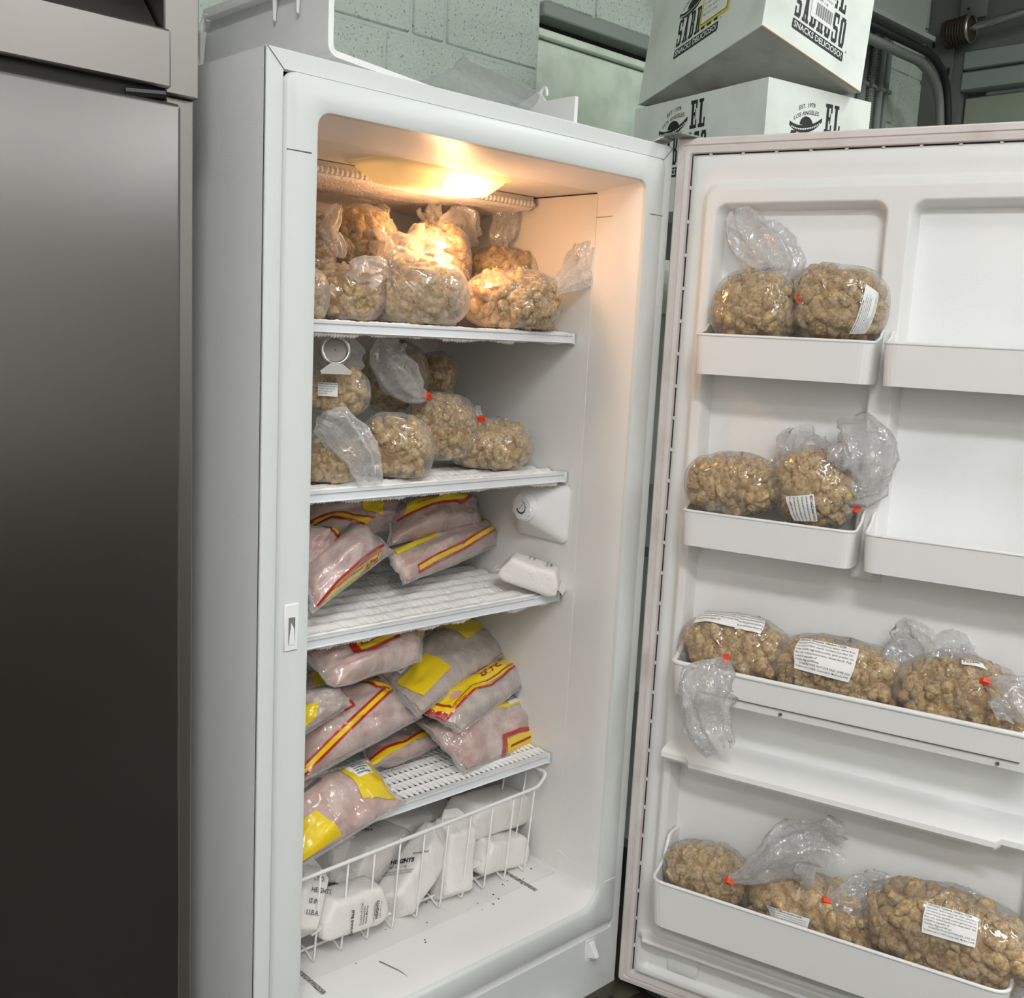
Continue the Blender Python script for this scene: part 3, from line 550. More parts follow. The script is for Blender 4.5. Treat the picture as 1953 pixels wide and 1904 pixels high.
# ================================================================== BAGS OF BATTERED CHICKEN
FACE = -np.array([fw[0], fw[1], 0])/math.hypot(fw[0], fw[1])
def lump(seed, n=3):
    bm = bmesh.new(); bmesh.ops.create_icosphere(bm, subdivisions=n, radius=1); me = bpy.data.meshes.new('chicken_piece')
    P = np.array([v.co[:] for v in bm.verts]); g = np.random.default_rng(seed); k = 1 + .30*wob(P, 1.9, seed, 4); P = P*k[:, None]*np.array([g.uniform(1.05, 1.6), g.uniform(.85, 1.15), g.uniform(.7, .95)])
    for v, p in zip(bm.verts, P): v.co = p
    for f in bm.faces: f.smooth = True
    bm.to_mesh(me); bm.free(); me.materials.append(chick); return me
LUMPS = [lump(s) for s in range(7)]
class Bag:
    """clear bag of chicken pieces; c centre, r radii along (side, depth, up), yaw of the side axis"""
    def __init__(s, label, c, r, yaw=-YAW, tie=None, tail=None, floor=None, pr=.0125, dens=1., group=None, seed=1, tailw=None, pleat=.06, fold=11, name='chicken_bag', neck=.22, cat='bag of chicken', fm=None, flat=1., up_tail=None, ties=True, facing=None):
        s.c = np.array(c, float); s.r = np.array(r, float)*np.array([1.10, 1.06, 1.07] if yaw == -YAW else [1.03, 1., 1.04]); s.seed = seed; g = np.random.default_rng(seed)
        ca, sa = math.cos(yaw), math.sin(yaw); s.A = np.array([(ca, sa, 0), (-sa, ca, 0), (0, 0, 1)])     # rows = local axes in the world
        s.floor = floor; s.tie = None if tie is None else np.array(tie, float); s.pleat, s.fold, s.neck = pleat, fold, neck
        s.root = empty(name, (s.c[0], s.c[1], floor if floor is not None else s.c[2] - r[2]), label, cat, group)
        # pieces just under the film, on the side one can see
        pts = []; rad = []; view = s.A@(CP - s.c); view /= np.linalg.norm(view); tries = 0; target = int(dens*.80*4*np.pi*((r[0]*r[1])**1.6/3 + (r[0]*r[2])**1.6/3 + (r[1]*r[2])**1.6/3)**(1/1.6)/(np.pi*pr*pr)*.95)
        while len(pts) < target and tries < 6000:
            tries += 1; d = g.normal(size=3); d /= np.linalg.norm(d)
            if d@view < -.15: continue
            q = pr*g.uniform(.75, 1.2); p = d*s.r0(d[None])[0]*(1 - .02 - 1.3*q/s.r0(d[None])[0])*g.uniform(.93, 1.02)
            if floor is not None and (s.c[2] + p[2] - q*.8) < floor: p[2] = floor - s.c[2] + q*.8
            if pts and np.min(np.linalg.norm(np.array(pts) - p, axis=1)/(np.array(rad) + q)) < .50: continue
            pts.append(p); rad.append(q)
        s.pts = np.array(pts); s.rad = np.array(rad)
        s.build(tail, tailw, g, fm, ties)
    def r0(s, d): return (np.abs(d/s.r)**2.5).sum(1)**-.4*(1 + .05*wob(d, 3.2, s.seed + 100, 2))
    def radius(s, d):
        b = d@s.pts.T; pp = (s.pts**2).sum(1)[None] - b*b; h = (s.rad[None]*1.32)**2 - pp
        cl = np.where((h > 0) & (b > 0), b + np.sqrt(np.maximum(h, 0)), 0).max(1); r0 = s.r0(d)
        return np.clip(cl + .001, r0*.985, r0*1.2)
    def world(s, P): return s.c + P@s.A
    def build(s, tail, tailw, g, fm, ties):
        for p, q in zip(s.pts, s.rad):
            me = LUMPS[g.integers(len(LUMPS))]; o = bpy.data.objects.new('chicken_piece', me); COL.objects.link(o); o.parent = s.root
            o.location = s.world(p) - BASE[s.root.name]; o.scale = (q, q, q); o.rotation_euler = g.uniform(0, 6.28, 3)
        ax = s.A@(s.tie - s.c) if s.tie is not None else np.array([.15, .2, 1.]); L = np.linalg.norm(ax); ax = ax/L
        e1 = np.cross(ax, (.3, .9, .2)); e1 /= np.linalg.norm(e1); e2 = np.cross(ax, e1); nt, nphi = 44, 72
        th = np.linspace(.0, np.pi, nt)**1.0; ph = np.linspace(0, 2*np.pi, nphi, endpoint=False); T, Q = np.meshgrid(th, ph, indexing='ij'); T, Q = T.ravel(), Q.ravel()
        d = np.cos(T)[:, None]*ax + np.sin(T)[:, None]*(np.cos(Q)[:, None]*e1 + np.sin(Q)[:, None]*e2)
        r = s.radius(d).reshape(nt, nphi)
        for _ in range(2): r = (r + .5*np.roll(r, 1, 1) + .5*np.roll(r, -1, 1) + np.vstack([r[:1], r[:-1]])*.5 + np.vstack([r[1:], r[-1:]])*.5)/3
        r = r.ravel()
        pl = s.pleat*np.exp(-T/.75)*(np.sin(s.fold*Q + 2*np.sin(Q*2 + s.seed)) + .5*np.sin(s.fold*1.7*Q + 1.3)) + .012*np.sin(23*Q + 5*np.sin(3*T))*np.exp(-((T - .9)/.6)**2)
        r = r*(1 + pl)
        if s.tie is not None: w = np.exp(-(T/s.neck)**1.15); r = r*(1 - w) + L*w
        P = s.world(d*r[:, None])
        if s.floor is not None: P[:, 2] = np.maximum(P[:, 2], s.floor + .0012)
        Fc = [(i*nphi + k, i*nphi + (k + 1) % nphi, (i + 1)*nphi + (k + 1) % nphi, (i + 1)*nphi + k) for i in range(nt - 1) for k in range(nphi)]
        mk('film', P, Fc, fm or film_b, s.root, True)
        d2 = np.array([v.co[:] for v in LUMPS[0].vertices]); d2 /= np.linalg.norm(d2, axis=1)[:, None]
        Pc = s.world(d2*(s.r0(d2)*.80)[:, None])
        if s.floor is not None: Pc[:, 2] = np.maximum(Pc[:, 2], s.floor + .004)
        mk('filling', Pc, [tuple(p.vertices) for p in LUMPS[0].polygons], core_m, s.root, True)['kind'] = 'stuff'
        if s.tie is not None and ties:
            dirw = (s.tie - s.c)/np.linalg.norm(s.tie - s.c); V, Fc = tube([s.tie - dirw*.004, s.tie - dirw*.002, s.tie + dirw*.003, s.tie + dirw*.005], [.0055, .0066, .0066, .005], 10); mk('tie', V, Fc, tie_m, s.root, True)
            sd = np.cross(dirw, FACE); sd /= np.linalg.norm(sd) + 1e-9
            G().box((-.007, -.0065, -.003), (.007, .0065, .003), lambda X: s.tie + X[:, :1]*sd + X[:, 1:2]*dirw + X[:, 2:3]*np.cross(sd, dirw) + FACE*.004).mk('tie_flag', tie_m, s.root)
        if tail is not None: s.tail(tail, tailw, g)
    def tail(s, pts, ws, g, name='film_tail', m=None):
        P = np.array(pts, float); m_ = 26; t = np.linspace(0, len(P) - 1, m_)
        cen = np.column_stack([np.interp(t, range(len(P)), P[:, i]) for i in range(3)]); wd = np.interp(t, range(len(P)), ws)
        for _ in range(3): cen[1:-1] = (cen[:-2] + 2*cen[1:-1] + cen[2:])/4
        T = np.gradient(cen, axis=0); T /= np.linalg.norm(T, axis=1)[:, None]; nn = 44; a = np.linspace(0, 2*np.pi, nn, endpoint=False); V = []; k1, k2 = g.integers(5, 8), g.integers(9, 13); o1, o2 = g.uniform(0, 6.28, 2)
        for i in range(m_):
            side = np.cross(T[i], FACE); side /= np.linalg.norm(side) + 1e-9; nrm = np.cross(side, T[i]); f = i/(m_ - 1)
            rr = 1 + (.16 + .12*f)*np.sin(k1*a + o1 + 2.2*f) + .12*np.sin(k2*a + o2 - 3*f)
            V.append(cen[i] + wd[i]*rr[:, None]*np.cos(a)[:, None]*side + (wd[i]*.42 + .0015)*rr[:, None]*np.sin(a)[:, None]*nrm + (T[i]*wd[i]*.35*f)[None]*np.sin(3*a + o2)[:, None])
        V = np.vstack(V); amp = np.repeat(wd, nn)*.20; V = V + np.column_stack([wob(V, 85, s.seed*3 + q, 3) for q in range(3)])*amp[:, None]
        Fc = [(i*nn + k, i*nn + (k + 1) % nn, (i + 1)*nn + (k + 1) % nn, (i + 1)*nn + k) for i in range(m_ - 1) for k in range(nn)]
        return mk(name, V, Fc, m or film_t, s.root, True)
    def label(s, p, udir, vdir, w, h, lines=None, head=None, off=.0042, tri=False):
        """paper label lying on the film, centred where p meets it"""
        p, U, Vv = np.array(p, float), np.array(udir, float), np.array(vdir, float); U /= np.linalg.norm(U); Vv -= U*(U@Vv); Vv /= np.linalg.norm(Vv)
        def surf(uv, o):
            X = p + uv[:, :1]*U*w + uv[:, 1:2]*Vv*h; l = (X - s.c)@s.A.T; dd = l/np.linalg.norm(l, axis=1)[:, None]; dj = [dd]
            for e in ((.06, 0, 0), (-.06, 0, 0), (0, .06, 0), (0, -.06, 0), (0, 0, .06), (0, 0, -.06)): q = dd + np.array(e); dj.append(q/np.linalg.norm(q, axis=1)[:, None])
            r = np.maximum(np.mean([s.radius(q) for q in dj], 0), s.radius(dd)*.995); return s.world(dd*(r + o)[:, None])
        nu, nv = 18, 10; uu, vv = np.meshgrid(np.linspace(-.5, .5, nu), np.linspace(-.5, .5, nv), indexing='ij'); uv = np.column_stack([uu.ravel(), vv.ravel()])
        if tri: uv[:, 1] = -.5 + (uv[:, 1] + .5)*(1 - (uv[:, 0] + .5))
        lo = mk('label', surf(uv, off), grid(nu, nv), lab_w, s.root, True)
        if lines is None: return lo
        g = G(); n = len(lines); lh = 1/(n + .9); y = .5 - lh*.95
        for i, tx in enumerate(lines):
            if not tx: y -= lh; continue
            V, Fc = text2d(tx, 1., 'LEFT', .018 if i == 0 else .004, 1); sc = lh*h*(.98 if i == 0 else .80); wid = V[:, 0].max()*sc/w
            if wid > .94: V = V*np.array([.94/wid, 1])
            g.add(surf(np.column_stack([V[:, 0]*sc/w - .47, V[:, 1]*sc/h + y]), off + .0005), Fc); y -= lh
        g.mk('label_print', ink, lo); return lo
LT = ['15F13062 Tempura Chicken 12/2lb', 'Ingredients: chicken breast meat, water, wheat flour,', 'corn starch, potato starch, Contains less than 2%:', 'Cream of tartar, egg white powder, garlic powder, rice', 'flour, salt, sodium bicarbonate, wheat starch. Fully', 'cooked in vegetable oil', 'Contains: Egg and Wheat', '        DONATED FOOD NOT FOR SALE - JUNE 2026', 'The Alpha Foods Co., 9000 E. Commercial St., Mendota, IL 60942']
def bagpx(label, px, py, hw, hh, Y, tie=None, tail=None, tailw=None, br=.9, floor=None, door=None, **k):
    """centre seen at (px, py) lying at depth Y in the cabinet, or `door` in front of the door plane"""
    A = (lambda a, b, d: atD(a, b, d)) if door is not None else (lambda a, b, d: at(a, b, y=d)); Y = door if door is not None else Y
    c = A(px, py, Y); sc = ((c - CP)@fw)/F
    if door is not None:
        yaw = math.atan2(du[1], du[0]); cs = abs(du@_rt); sn = math.sqrt(1 - cs*cs); b = min(k.pop('bd', .058), hw*sc*1.2); a = math.sqrt(max((hw*sc)**2 - (b*sn)**2, (.5*hw*sc)**2))/cs; r = (a, b, hh*sc)
    else: yaw = -YAW; r = (hw*sc, hw*sc*br, hh*sc)
    T = None if tie is None else A(tie[0], tie[1], Y - (tie[2] if len(tie) > 2 else 0) if door is None else Y + (tie[2] if len(tie) > 2 else 0))
    tl = None
    if tail: tl = [T if T is not None and i == 0 and p is None else A(p[0], p[1], (Y - p[2]) if door is None else (Y + p[2])) for i, p in enumerate(tail)]
    return Bag(label, c, r, yaw, T, tl, floor, tailw=None if tailw is None else [w*sc for w in tailw], **k)
RT = np.array([math.cos(YAW), -math.sin(YAW), 0.]); UPV = np.array([0, 0, 1.])
Gt, G2, Gd = 'tied chicken bags on the top shelf', 'tied chicken bags on the second shelf', 'tied chicken bags in the door bins'
f1, f2 = SH[0] + .004, SH[1] + .005
bagpx('chicken bag half hidden behind the left frame at the front of the top shelf', 578, 566, 46, 52, .215, floor=f1, group=Gt, seed=11, pr=.013, fm=film_m)
bagpx('low chicken bag at front left of the top shelf', 660, 562, 68, 54, .245, tie=(598, 520), floor=f1, group=Gt, seed=12, pr=.0145, neck=.35, ties=False)
bagpx('chicken bag with an upright twisted film tail at the back left of the top shelf', 604, 470, 36, 62, .31, tie=(640, 490, .03), tail=[None, (640, 470, .03), (622, 440, .03), (640, 405, .02), (648, 392, .02)], tailw=[14, 20, 17, 12, 6], group=Gt, seed=13, ties=False)
bagpx('rounded chicken bag glowing under the lamp, upper left of the top shelf', 684, 462, 64, 64, .36, group=Gt, seed=14, pr=.015, tie=(735, 415, .02), tail=[None, (730, 410, 0), (728, 425, -.03)], tailw=[6, 16, 18], ties=False)
b = bagpx('chicken bag with orange tie leaning behind the big middle bag', 828, 515, 64, 86, .335, tie=(843, 445, .05), tail=[None, (850, 425, .02), (880, 420, 0), (895, 460, -.02)], tailw=[5, 14, 26, 20], group=Gt, seed=15, floor=f1)
b.tail([at(840, 440, y=.34), at(826, 415, y=.35), at(815, 395, y=.36)], [.006, .016, .018], rng)
b = bagpx('big loose chicken bag at the middle of the top shelf with puffed white film', 792, 560, 98, 66, .235, tie=(745, 510, .03), floor=f1, group=Gt, seed=16, pr=.015, neck=.3, ties=False, fm=film_m)
b.tail([at(740, 520, y=.23), at(770, 495, y=.25), at(785, 472, y=.29), at(790, 455, y=.31)], [.03, .055, .06, .045], rng); b.tail([at(735, 515, y=.2), at(712, 512, y=.19), at(690, 530, y=.18)], [.012, .02, .022], rng)
b.label(at(852, 555, y=.19), RT*.5 + UPV*-.8, RT*.8 + UPV*.5, .035, .014, ['12/2lb'])
b = bagpx('chicken bag with a corner of its label showing, back right of the top shelf', 960, 530, 62, 54, .345, tie=(958, 478, .0), tail=[None, (955, 455, 0), (965, 425, 0), (962, 396, 0)], tailw=[8, 20, 22, 20], group=Gt, seed=17, ties=False, pr=.013)
b.label(at(948, 512, y=.28), RT, UPV, .042, .03, ['15F13062 Tempura', 'Ingredients: chicken', 'corn starch, potato', 'Cream of tartar, egg', 'flour, salt'], tri=True)
bagpx('chicken bag with orange tie and film tail sticking out, front right of the top shelf', 975, 577, 88, 58, .215, tie=(1036, 568, .055), tail=[None, (1055, 556, .055), (1095, 525, .06), (1135, 490, .07), (1175, 500, .08)], tailw=[5, 10, 28, 40, 30], floor=f1, group=Gt, seed=18, pr=.013, pleat=.09)
# second shelf
b = bagpx('labelled chicken bag at the upper left of the second shelf', 640, 748, 60, 46, .265, group=G2, seed=21, tie=(620, 700), tail=[None, (645, 690, 0), (668, 680, 0), (690, 682, 0)], tailw=[16, 26, 28, 16], ties=False)
b.label(at(612, 738, y=.20), RT, UPV + RT*.3, .060, .042, ['1SF13062 Tempura Chicken 12/2lb', 'chicken breast meat, wheat flour,', 'Contains less than 2%', 'garlic powder, rice', 'starch. Fully'])
bagpx('dark chicken bag at the back left of the second shelf', 752, 722, 60, 66, .42, group=G2, seed=22, pr=.015)
bagpx('small chicken bag at the far back of the second shelf', 830, 722, 38, 46, .45, group=G2, seed=23)
bagpx('chicken bag with a large film tail draped over the shelf edge, second shelf', 628, 878, 62, 42, .235, group=G2, seed=24, tie=(612, 800, .05), tail=[None, (640, 810, .05), (672, 850, .06), (695, 890, .07), (702, 922, .075)], tailw=[20, 34, 34, 28, 18], floor=f2, ties=False, neck=.3)
bagpx('chicken bag of large pieces at the middle front of the second shelf', 760, 853, 66, 60, .235, group=G2, seed=25, pr=.0135, floor=f2, tie=(712, 795), neck=.3, ties=False)
bagpx('chicken bag with orange tie resting on its neighbours, middle of the second shelf', 840, 815, 64, 62, .285, group=G2, seed=26, pr=.0125, tie=(816, 756, .03), tail=[None, (792, 752, .03), (758, 715, .03), (730, 680, .02), (765, 660, .0)], tailw=[5, 22, 34, 28, 16], pleat=.08)
bagpx('chicken bag with orange tie at the right of the second shelf', 924, 846, 84, 46, .275, group=G2, seed=27, pr=.0125, tie=(918, 799, .02), tail=[None, (908, 790, .01), (902, 780, 0)], tailw=[5, 10, 12], floor=f2, pleat=.1)
# door bins
fd = [1.348, 1.049, .775, .337]
bagpx('chicken bag with a tall crumpled film tail in the upper left door bin', 1442, 590, 80, 72, 0, door=.038, bd=.055, group=Gd, seed=31, tie=(1490, 530, .0), tail=[None, (1500, 505, 0), (1470, 470, -.01), (1430, 440, -.02), (1415, 400, -.03)], tailw=[18, 36, 44, 38, 22], ties=False, floor=fd[0], neck=.35)
b = bagpx('chicken bag with an upright label at its right in the upper left door bin', 1600, 582, 86, 74, 0, door=.036, bd=.055, group=Gd, seed=32, tie=(1527, 571, .03), floor=fd[0], pleat=.05)
b.label(atD(1660, 595, .085), UPV*.95 + du*.25, -du, .085, .038, LT)
bagpx('round chicken bag bulging over the second left door bin', 1398, 925, 84, 58, 0, door=.058, bd=.055, group=Gd, seed=33, pr=.0115, floor=fd[1] + .02)
b = bagpx('chicken bag with sideways label and loose film top, second left door bin', 1555, 930, 78, 78, 0, door=.042, bd=.055, group=Gd, seed=34, tie=(1632, 968, .0), floor=fd[1])
b.tail([atD(1600, 900, .05), atD(1640, 920, .06), atD(1650, 880, .06), atD(1645, 830, .04), atD(1620, 805, .02)], [.012, .04, .05, .046, .02], rng); b.tail([atD(1545, 895, .03), atD(1540, 860, .02), atD(1535, 825, .0)], [.05, .045, .03], rng); b.tail([atD(1490, 900, 0), atD(1475, 875, -.01)], [.012, .014], rng)
b.label(atD(1528, 975, .10), UPV*.9 - du*.2, du, .052, .048, LT[:6])
b = bagpx('chicken bag whose film tail hangs over the rim of the wide door bin', 1400, 1238, 98, 66, 0, door=.028, bd=.052, group=Gd, seed=35, tie=(1385, 1255, .055), tail=[None, (1375, 1275, .075), (1345, 1315, .095), (1345, 1370, .10), (1372, 1430, .10)], tailw=[5, 26, 50, 40, 24], floor=fd[2], pleat=.10)
b.label(atD(1378, 1190, .04), du, dn*-.6 + UPV*.5, .062, .035, LT[:6]); b.label(atD(1425, 1200, .045), du, dn*-.6 + UPV*.4, .036, .032, LT[:5])
b = bagpx('chicken bag with a large flat white label in the middle of the wide door bin', 1600, 1290, 118, 70, 0, door=.030, bd=.054, group=Gd, seed=36, floor=fd[2] + .0)
b.label(atD(1570, 1258, .075), du*1. - UPV*.06, UPV*.8 - dn*.5, .098, .055, LT)
b = bagpx('chicken bag with a bright orange tie at the right of the wide door bin', 1822, 1328, 108, 76, 0, door=.034, bd=.054, group=Gd, seed=37, tie=(1876, 1300, .04), tail=[None, (1905, 1305, .04), (1935, 1325, .05), (1950, 1370, .06)], tailw=[5, 20, 36, 28], floor=fd[2])
b.tail([atD(1800, 1285, .02), atD(1775, 1245, .0), atD(1760, 1200, -.02)], [.05, .075, .05], rng)
b.label(atD(1852, 1274, .06), du, UPV, .030, .018, ['12/2lb'])
bagpx('partly cropped chicken bag at the far right of the wide door bin', 1960, 1400, 52, 36, 0, door=.045, bd=.04, group=Gd, seed=38, floor=fd[2])
bagpx('chicken bag with orange tie gathered at its front, left end of the deep door bin', 1352, 1672, 80, 62, 0, door=.036, bd=.056, group=Gd, seed=39, tie=(1389, 1680, .055), tail=[None, (1420, 1672, .05), (1480, 1640, .04), (1530, 1610, .02), (1580, 1640, .0)], tailw=[5, 14, 34, 48, 50], floor=fd[3], pleat=.10)
b = bagpx('chicken bag with a label sunk behind the rim, middle of the deep door bin', 1540, 1738, 112, 74, 0, door=.036, bd=.056, group=Gd, seed=40, tie=(1574, 1718, .035), tail=[None, (1610, 1712, .02), (1660, 1715, -.01), (1700, 1705, -.02)], tailw=[5, 30, 46, 30], floor=fd[3], pr=.0165)
b.label(atD(1495, 1765, .11), du, UPV*.8 - dn*.5, .080, .045, LT)
bagpx('flattened chicken bag under the big labelled bag in the deep door bin', 1715, 1832, 92, 40, 0, door=.03, bd=.042, group=Gd, seed=42, floor=fd[3])
b = bagpx('large chicken bag with a readable white label at the right of the deep door bin', 1808, 1788, 142, 92, 0, door=.040, bd=.062, group=Gd, seed=41, tie=(1838, 1694, .0), neck=.4, ties=False, pr=.014)
b.label(atD(1816, 1752, .12), du*1. + UPV*.02, UPV*.85 - dn*.4, .118, .070, LT)

# ================================================================== FROZEN CHICKEN POUCHES
class Pouch:
    def __init__(s, label, C, t1=.03, t2=.03, bend=0., seed=1, group=None, m=meat, sag=None):
        """C = four corners of the pouch in order round it; t1/t2 bulge towards / away from the room"""
        s.C = np.array(C, float); s.C = s.C.mean(0) + (s.C - s.C.mean(0))*1.05; n = np.cross(s.C[2] - s.C[0], s.C[3] - s.C[1]); n /= np.linalg.norm(n)
        if n@(CP - s.C.mean(0)) < 0: n = -n
        s.n, s.t1, s.t2, s.bend, s.seed = n, t1, t2, bend, seed; b = s.C.mean(0).copy(); b[2] = s.C[:, 2].min()
        s.root = empty('chicken_pouch', b, label, 'pouch of chicken', group)
        nu, nv = 46, 36; uu, vv = np.meshgrid(np.linspace(0, 1, nu), np.linspace(0, 1, nv), indexing='ij'); uv = np.column_stack([uu.ravel(), vv.ravel()])
        def shell(scale, off, name, mt):
            q = .5 + (uv - .5)*scale; A = s.surf(q, 1, off); B = s.surf(q, -1, off); nb = len(A); ring = [i*nv for i in range(nu)] + [(nu - 1)*nv + j for j in range(nv)] + [i*nv + nv - 1 for i in range(nu - 1, -1, -1)] + [j for j in range(nv - 1, -1, -1)]
            Fc = grid(nu, nv) + [tuple(k + nb for k in f[::-1]) for f in grid(nu, nv)] + [(ring[i], ring[i + 1], ring[i + 1] + nb, ring[i] + nb) for i in range(len(ring) - 1) if ring[i] != ring[i + 1]]
            return mk(name, np.vstack([A, B]), Fc, mt, s.root, True)
        shell(.92, -.0018, 'chicken_filling', m); s.f = shell(1., .0, 'film', film_f)
    def surf(s, uv, side=1, off=0.):
        u, v = uv[:, 0], uv[:, 1]; C = s.C; w = lambda x: np.clip(1 - np.abs(2*np.clip((x - .04)/.92, 0, 1) - 1)**2.6, 0, 1)**.62
        P = ((1 - u)*(1 - v))[:, None]*C[0] + (u*(1 - v))[:, None]*C[1] + (u*v)[:, None]*C[2] + ((1 - u)*v)[:, None]*C[3]
        pr = w(u)*w(v); T = (s.t1 if side > 0 else s.t2)
        q = np.column_stack([u, v, 0*u]); lum = 1 + .30*wob(q, 7., s.seed, 3); ed = .006*wob(q + side*.003, 16, s.seed + 5, 2)*(1 - pr)
        cr1 = .0016*np.abs(wob(q, 26., s.seed + 9, 3))
        return P + s.n*((side*(1.3*T*pr*lum + off - cr1*np.sign(side)*side) + ed*.8 + s.bend*(1 - (2*u - 1)**2))[:, None])
    def quad(s, q, mt, name='printed_panel', off=.0009, nu=24, nv=16, side=1):
        q = np.array(q, float); uu, vv = np.meshgrid(np.linspace(0, 1, nu), np.linspace(0, 1, nv), indexing='ij'); u, v = uu.ravel()[:, None], vv.ravel()[:, None]
        uv = (1 - u)*(1 - v)*q[0] + u*(1 - v)*q[1] + u*v*q[2] + (1 - u)*v*q[3]; return mk(name, s.surf(uv, side, off), grid(nu, nv), mt, s.f, True)
    def band(s, pts, w, mt, name='printed_stripe', off=.0013):
        P = np.array(pts, float); t = np.linspace(0, len(P) - 1, 16*(len(P) - 1) + 1); c = np.column_stack([np.interp(t, range(len(P)), P[:, i]) for i in (0, 1)]); T = np.gradient(c, axis=0); T /= np.linalg.norm(T, axis=1)[:, None]; N_ = np.column_stack([-T[:, 1], T[:, 0]])
        uv = np.stack([c + N_*w*k for k in (-.5, 0, .5)], 1).reshape(-1, 2); return mk(name, s.surf(uv, 1, off), grid(len(c), 3), mt, s.f, True)
    def text(s, tx, o, du_, dv_, mt, name='printed_text', bold=.02, off=.0016, align='CENTER'):
        V, Fc = text2d(tx, 1., align, bold, 2); return mk(name, s.surf(np.array(o) + V[:, :1]*np.array(du_) + V[:, 1:2]*np.array(dv_), 1, off), Fc, mt, s.f)
    def edge(s, pts, w=.05):      # yellow stripe with red borders along a polyline in pouch coordinates
        s.band(pts, w*2.1, red); s.band(pts, w, yel, off=.0018)
def pouch(label, px, **k): return Pouch(label, [at(a, b, y=c) for a, b, c in px], **k)
G3, G4 = 'yellow printed chicken pouches on the third shelf', 'yellow printed chicken pouches on the fourth shelf'
p = pouch('pouch with a yellow flap at the back left of the third shelf', [(585, 962, .42), (772, 945, .42), (752, 1015, .38), (585, 1030, .38)], t1=.03, seed=3, group=G3)
p.quad([(.42, .02), (.72, .02), (.68, .7), (.5, .5)], yel); p.edge([(.02, .62), (.2, .5), (.34, .66), (.58, .8)], .09)
p = pouch('pouch with its yellow printed side up, stacked highest on the third shelf', [(752, 962, .40), (905, 950, .42), (922, 1002, .36), (742, 1040, .32)], t1=.034, t2=.03, seed=4, group=G3)
p.quad([(.12, .06), (.74, .04), (.74, .42), (.10, .46)], yel); p.band([(.06, .50), (.45, .42), (.66, .50), (.80, .30)], .055, red); p.band([(.2, .28), (.7, .24)], .025, maroon); p.text('KEEP FROZEN', (.42, .14), (.05, 0), (0, .10), maroon)
p = pouch('curved pouch with a yellow and red stripe, lower on the third shelf', [(735, 1052, .30), (925, 980, .42), (955, 1035, .36), (775, 1110, .26)], t1=.040, t2=.035, seed=5, bend=-.012, group=G3)
p.edge([(.12, .84), (.42, .80), (.72, .70), (.93, .60)], .085); p.quad([(.06, .08), (.42, .06), (.40, .22), (.06, .26)], yel); p.quad([(.80, .02), (.93, .03), (.93, .30), (.82, .25)], yel)
p = pouch('small showing corner of a pouch behind the left frame on the third shelf', [(575, 1000, .28), (640, 1012, .30), (648, 1062, .26), (575, 1095, .24)], t1=.022, seed=6, group=G3); p.edge([(.4, .1), (.8, .4), (.6, .8)], .10)
p = pouch('bulging pouch with yellow print facing down at the front left of the third shelf', [(575, 1085, .24), (672, 995, .33), (750, 1050, .28), (600, 1165, .19)], t1=.042, t2=.03, seed=7, group=G3)
p.quad([(.18, .86), (.80, .84), (.76, .97), (.10, .975)], yel); p.band([(.05, .93), (.2, .82), (.55, .80), (.86, .80)], .05, red); p.band([(.15, .89), (.5, .86), (.8, .86)], .018, red); p.text('bird', (.66, .965), (.13, .0), (-.0, -.11), maroon, bold=.04); p.text('AND PACKAGED FOR USE', (.36, .915), (.026, 0), (0, -.03), maroon)
# fourth shelf
p = pouch('pouch with its yellow back up at the rear left of the fourth shelf', [(580, 1282, .36), (700, 1270, .38), (712, 1325, .33), (580, 1345, .31)], t1=.02, seed=8, group=G4); p.quad([(.1, .1), (.85, .1), (.9, .8), (.1, .8)], yel); p.text('FRYING', (.6, .5), (-.10, 0), (0, .14), maroon); p.band([(.86, .1), (.9, .8)], .05, red)
p = pouch('flat pouch with a red and yellow edge under the others on the fourth shelf', [(690, 1395, .34), (815, 1385, .36), (842, 1418, .27), (705, 1465, .23)], t1=.02, seed=9, group=G4); p.band([(.03, .80), (.45, .80), (.9, .58)], .05, red); p.quad([(.03, .84), (.9, .64), (.95, .74), (.05, .97)], yel)
p = pouch('swollen pouch with a white ingredients panel, lower right on the fourth shelf', [(800, 1378, .26), (1005, 1335, .38), (1072, 1402, .25), (890, 1470, .18)], t1=.046, t2=.02, seed=10, group=G4)
p.quad([(.26, .12), (.90, .06), (.94, .40), (.30, .46)], yel); p.quad([(.46, .10), (.72, .08), (.72, .38), (.50, .42)], lab_w, 'ingredients_panel', .0016)
g_ = [p.text(tx, (.49, .17 + .045*i), (.022, -.001), (.002, -.045), ink, align='LEFT', off=.0022) for i, tx in enumerate(('INGREDIENTS: CHICKEN', 'WATER, SALT, SODIUM', 'PHOSPHATES', 'SAFE HANDLING', 'INSTRUCTIONS'))]
p.band([(.36, .98), (.36, .80), (.60, .80), (.93, .76)], .045, red); p.quad([(.38, .84), (.93, .80), (.93, .95), (.40, .97)], yel); p.band([(.42, .92), (.9, .87)], .022, maroon)
p = pouch('pouch printed with a large red word on yellow, right of the fourth shelf', [(800, 1352, .235), (955, 1252, .34), (1024, 1290, .28), (878, 1395, .175)], t1=.026, t2=.02, seed=11, group=G4, m=meat2)
p.quad([(.05, .04), (.93, .04), (.90, .52), (.06, .58)], yel); p.band([(.03, .05), (.04, .60), (.32, .52), (.50, .62), (.93, .52), (.95, .05)], .045, red); p.band([(.09, .06), (.10, .50), (.34, .40), (.52, .50), (.88, .44)], .018, maroon)
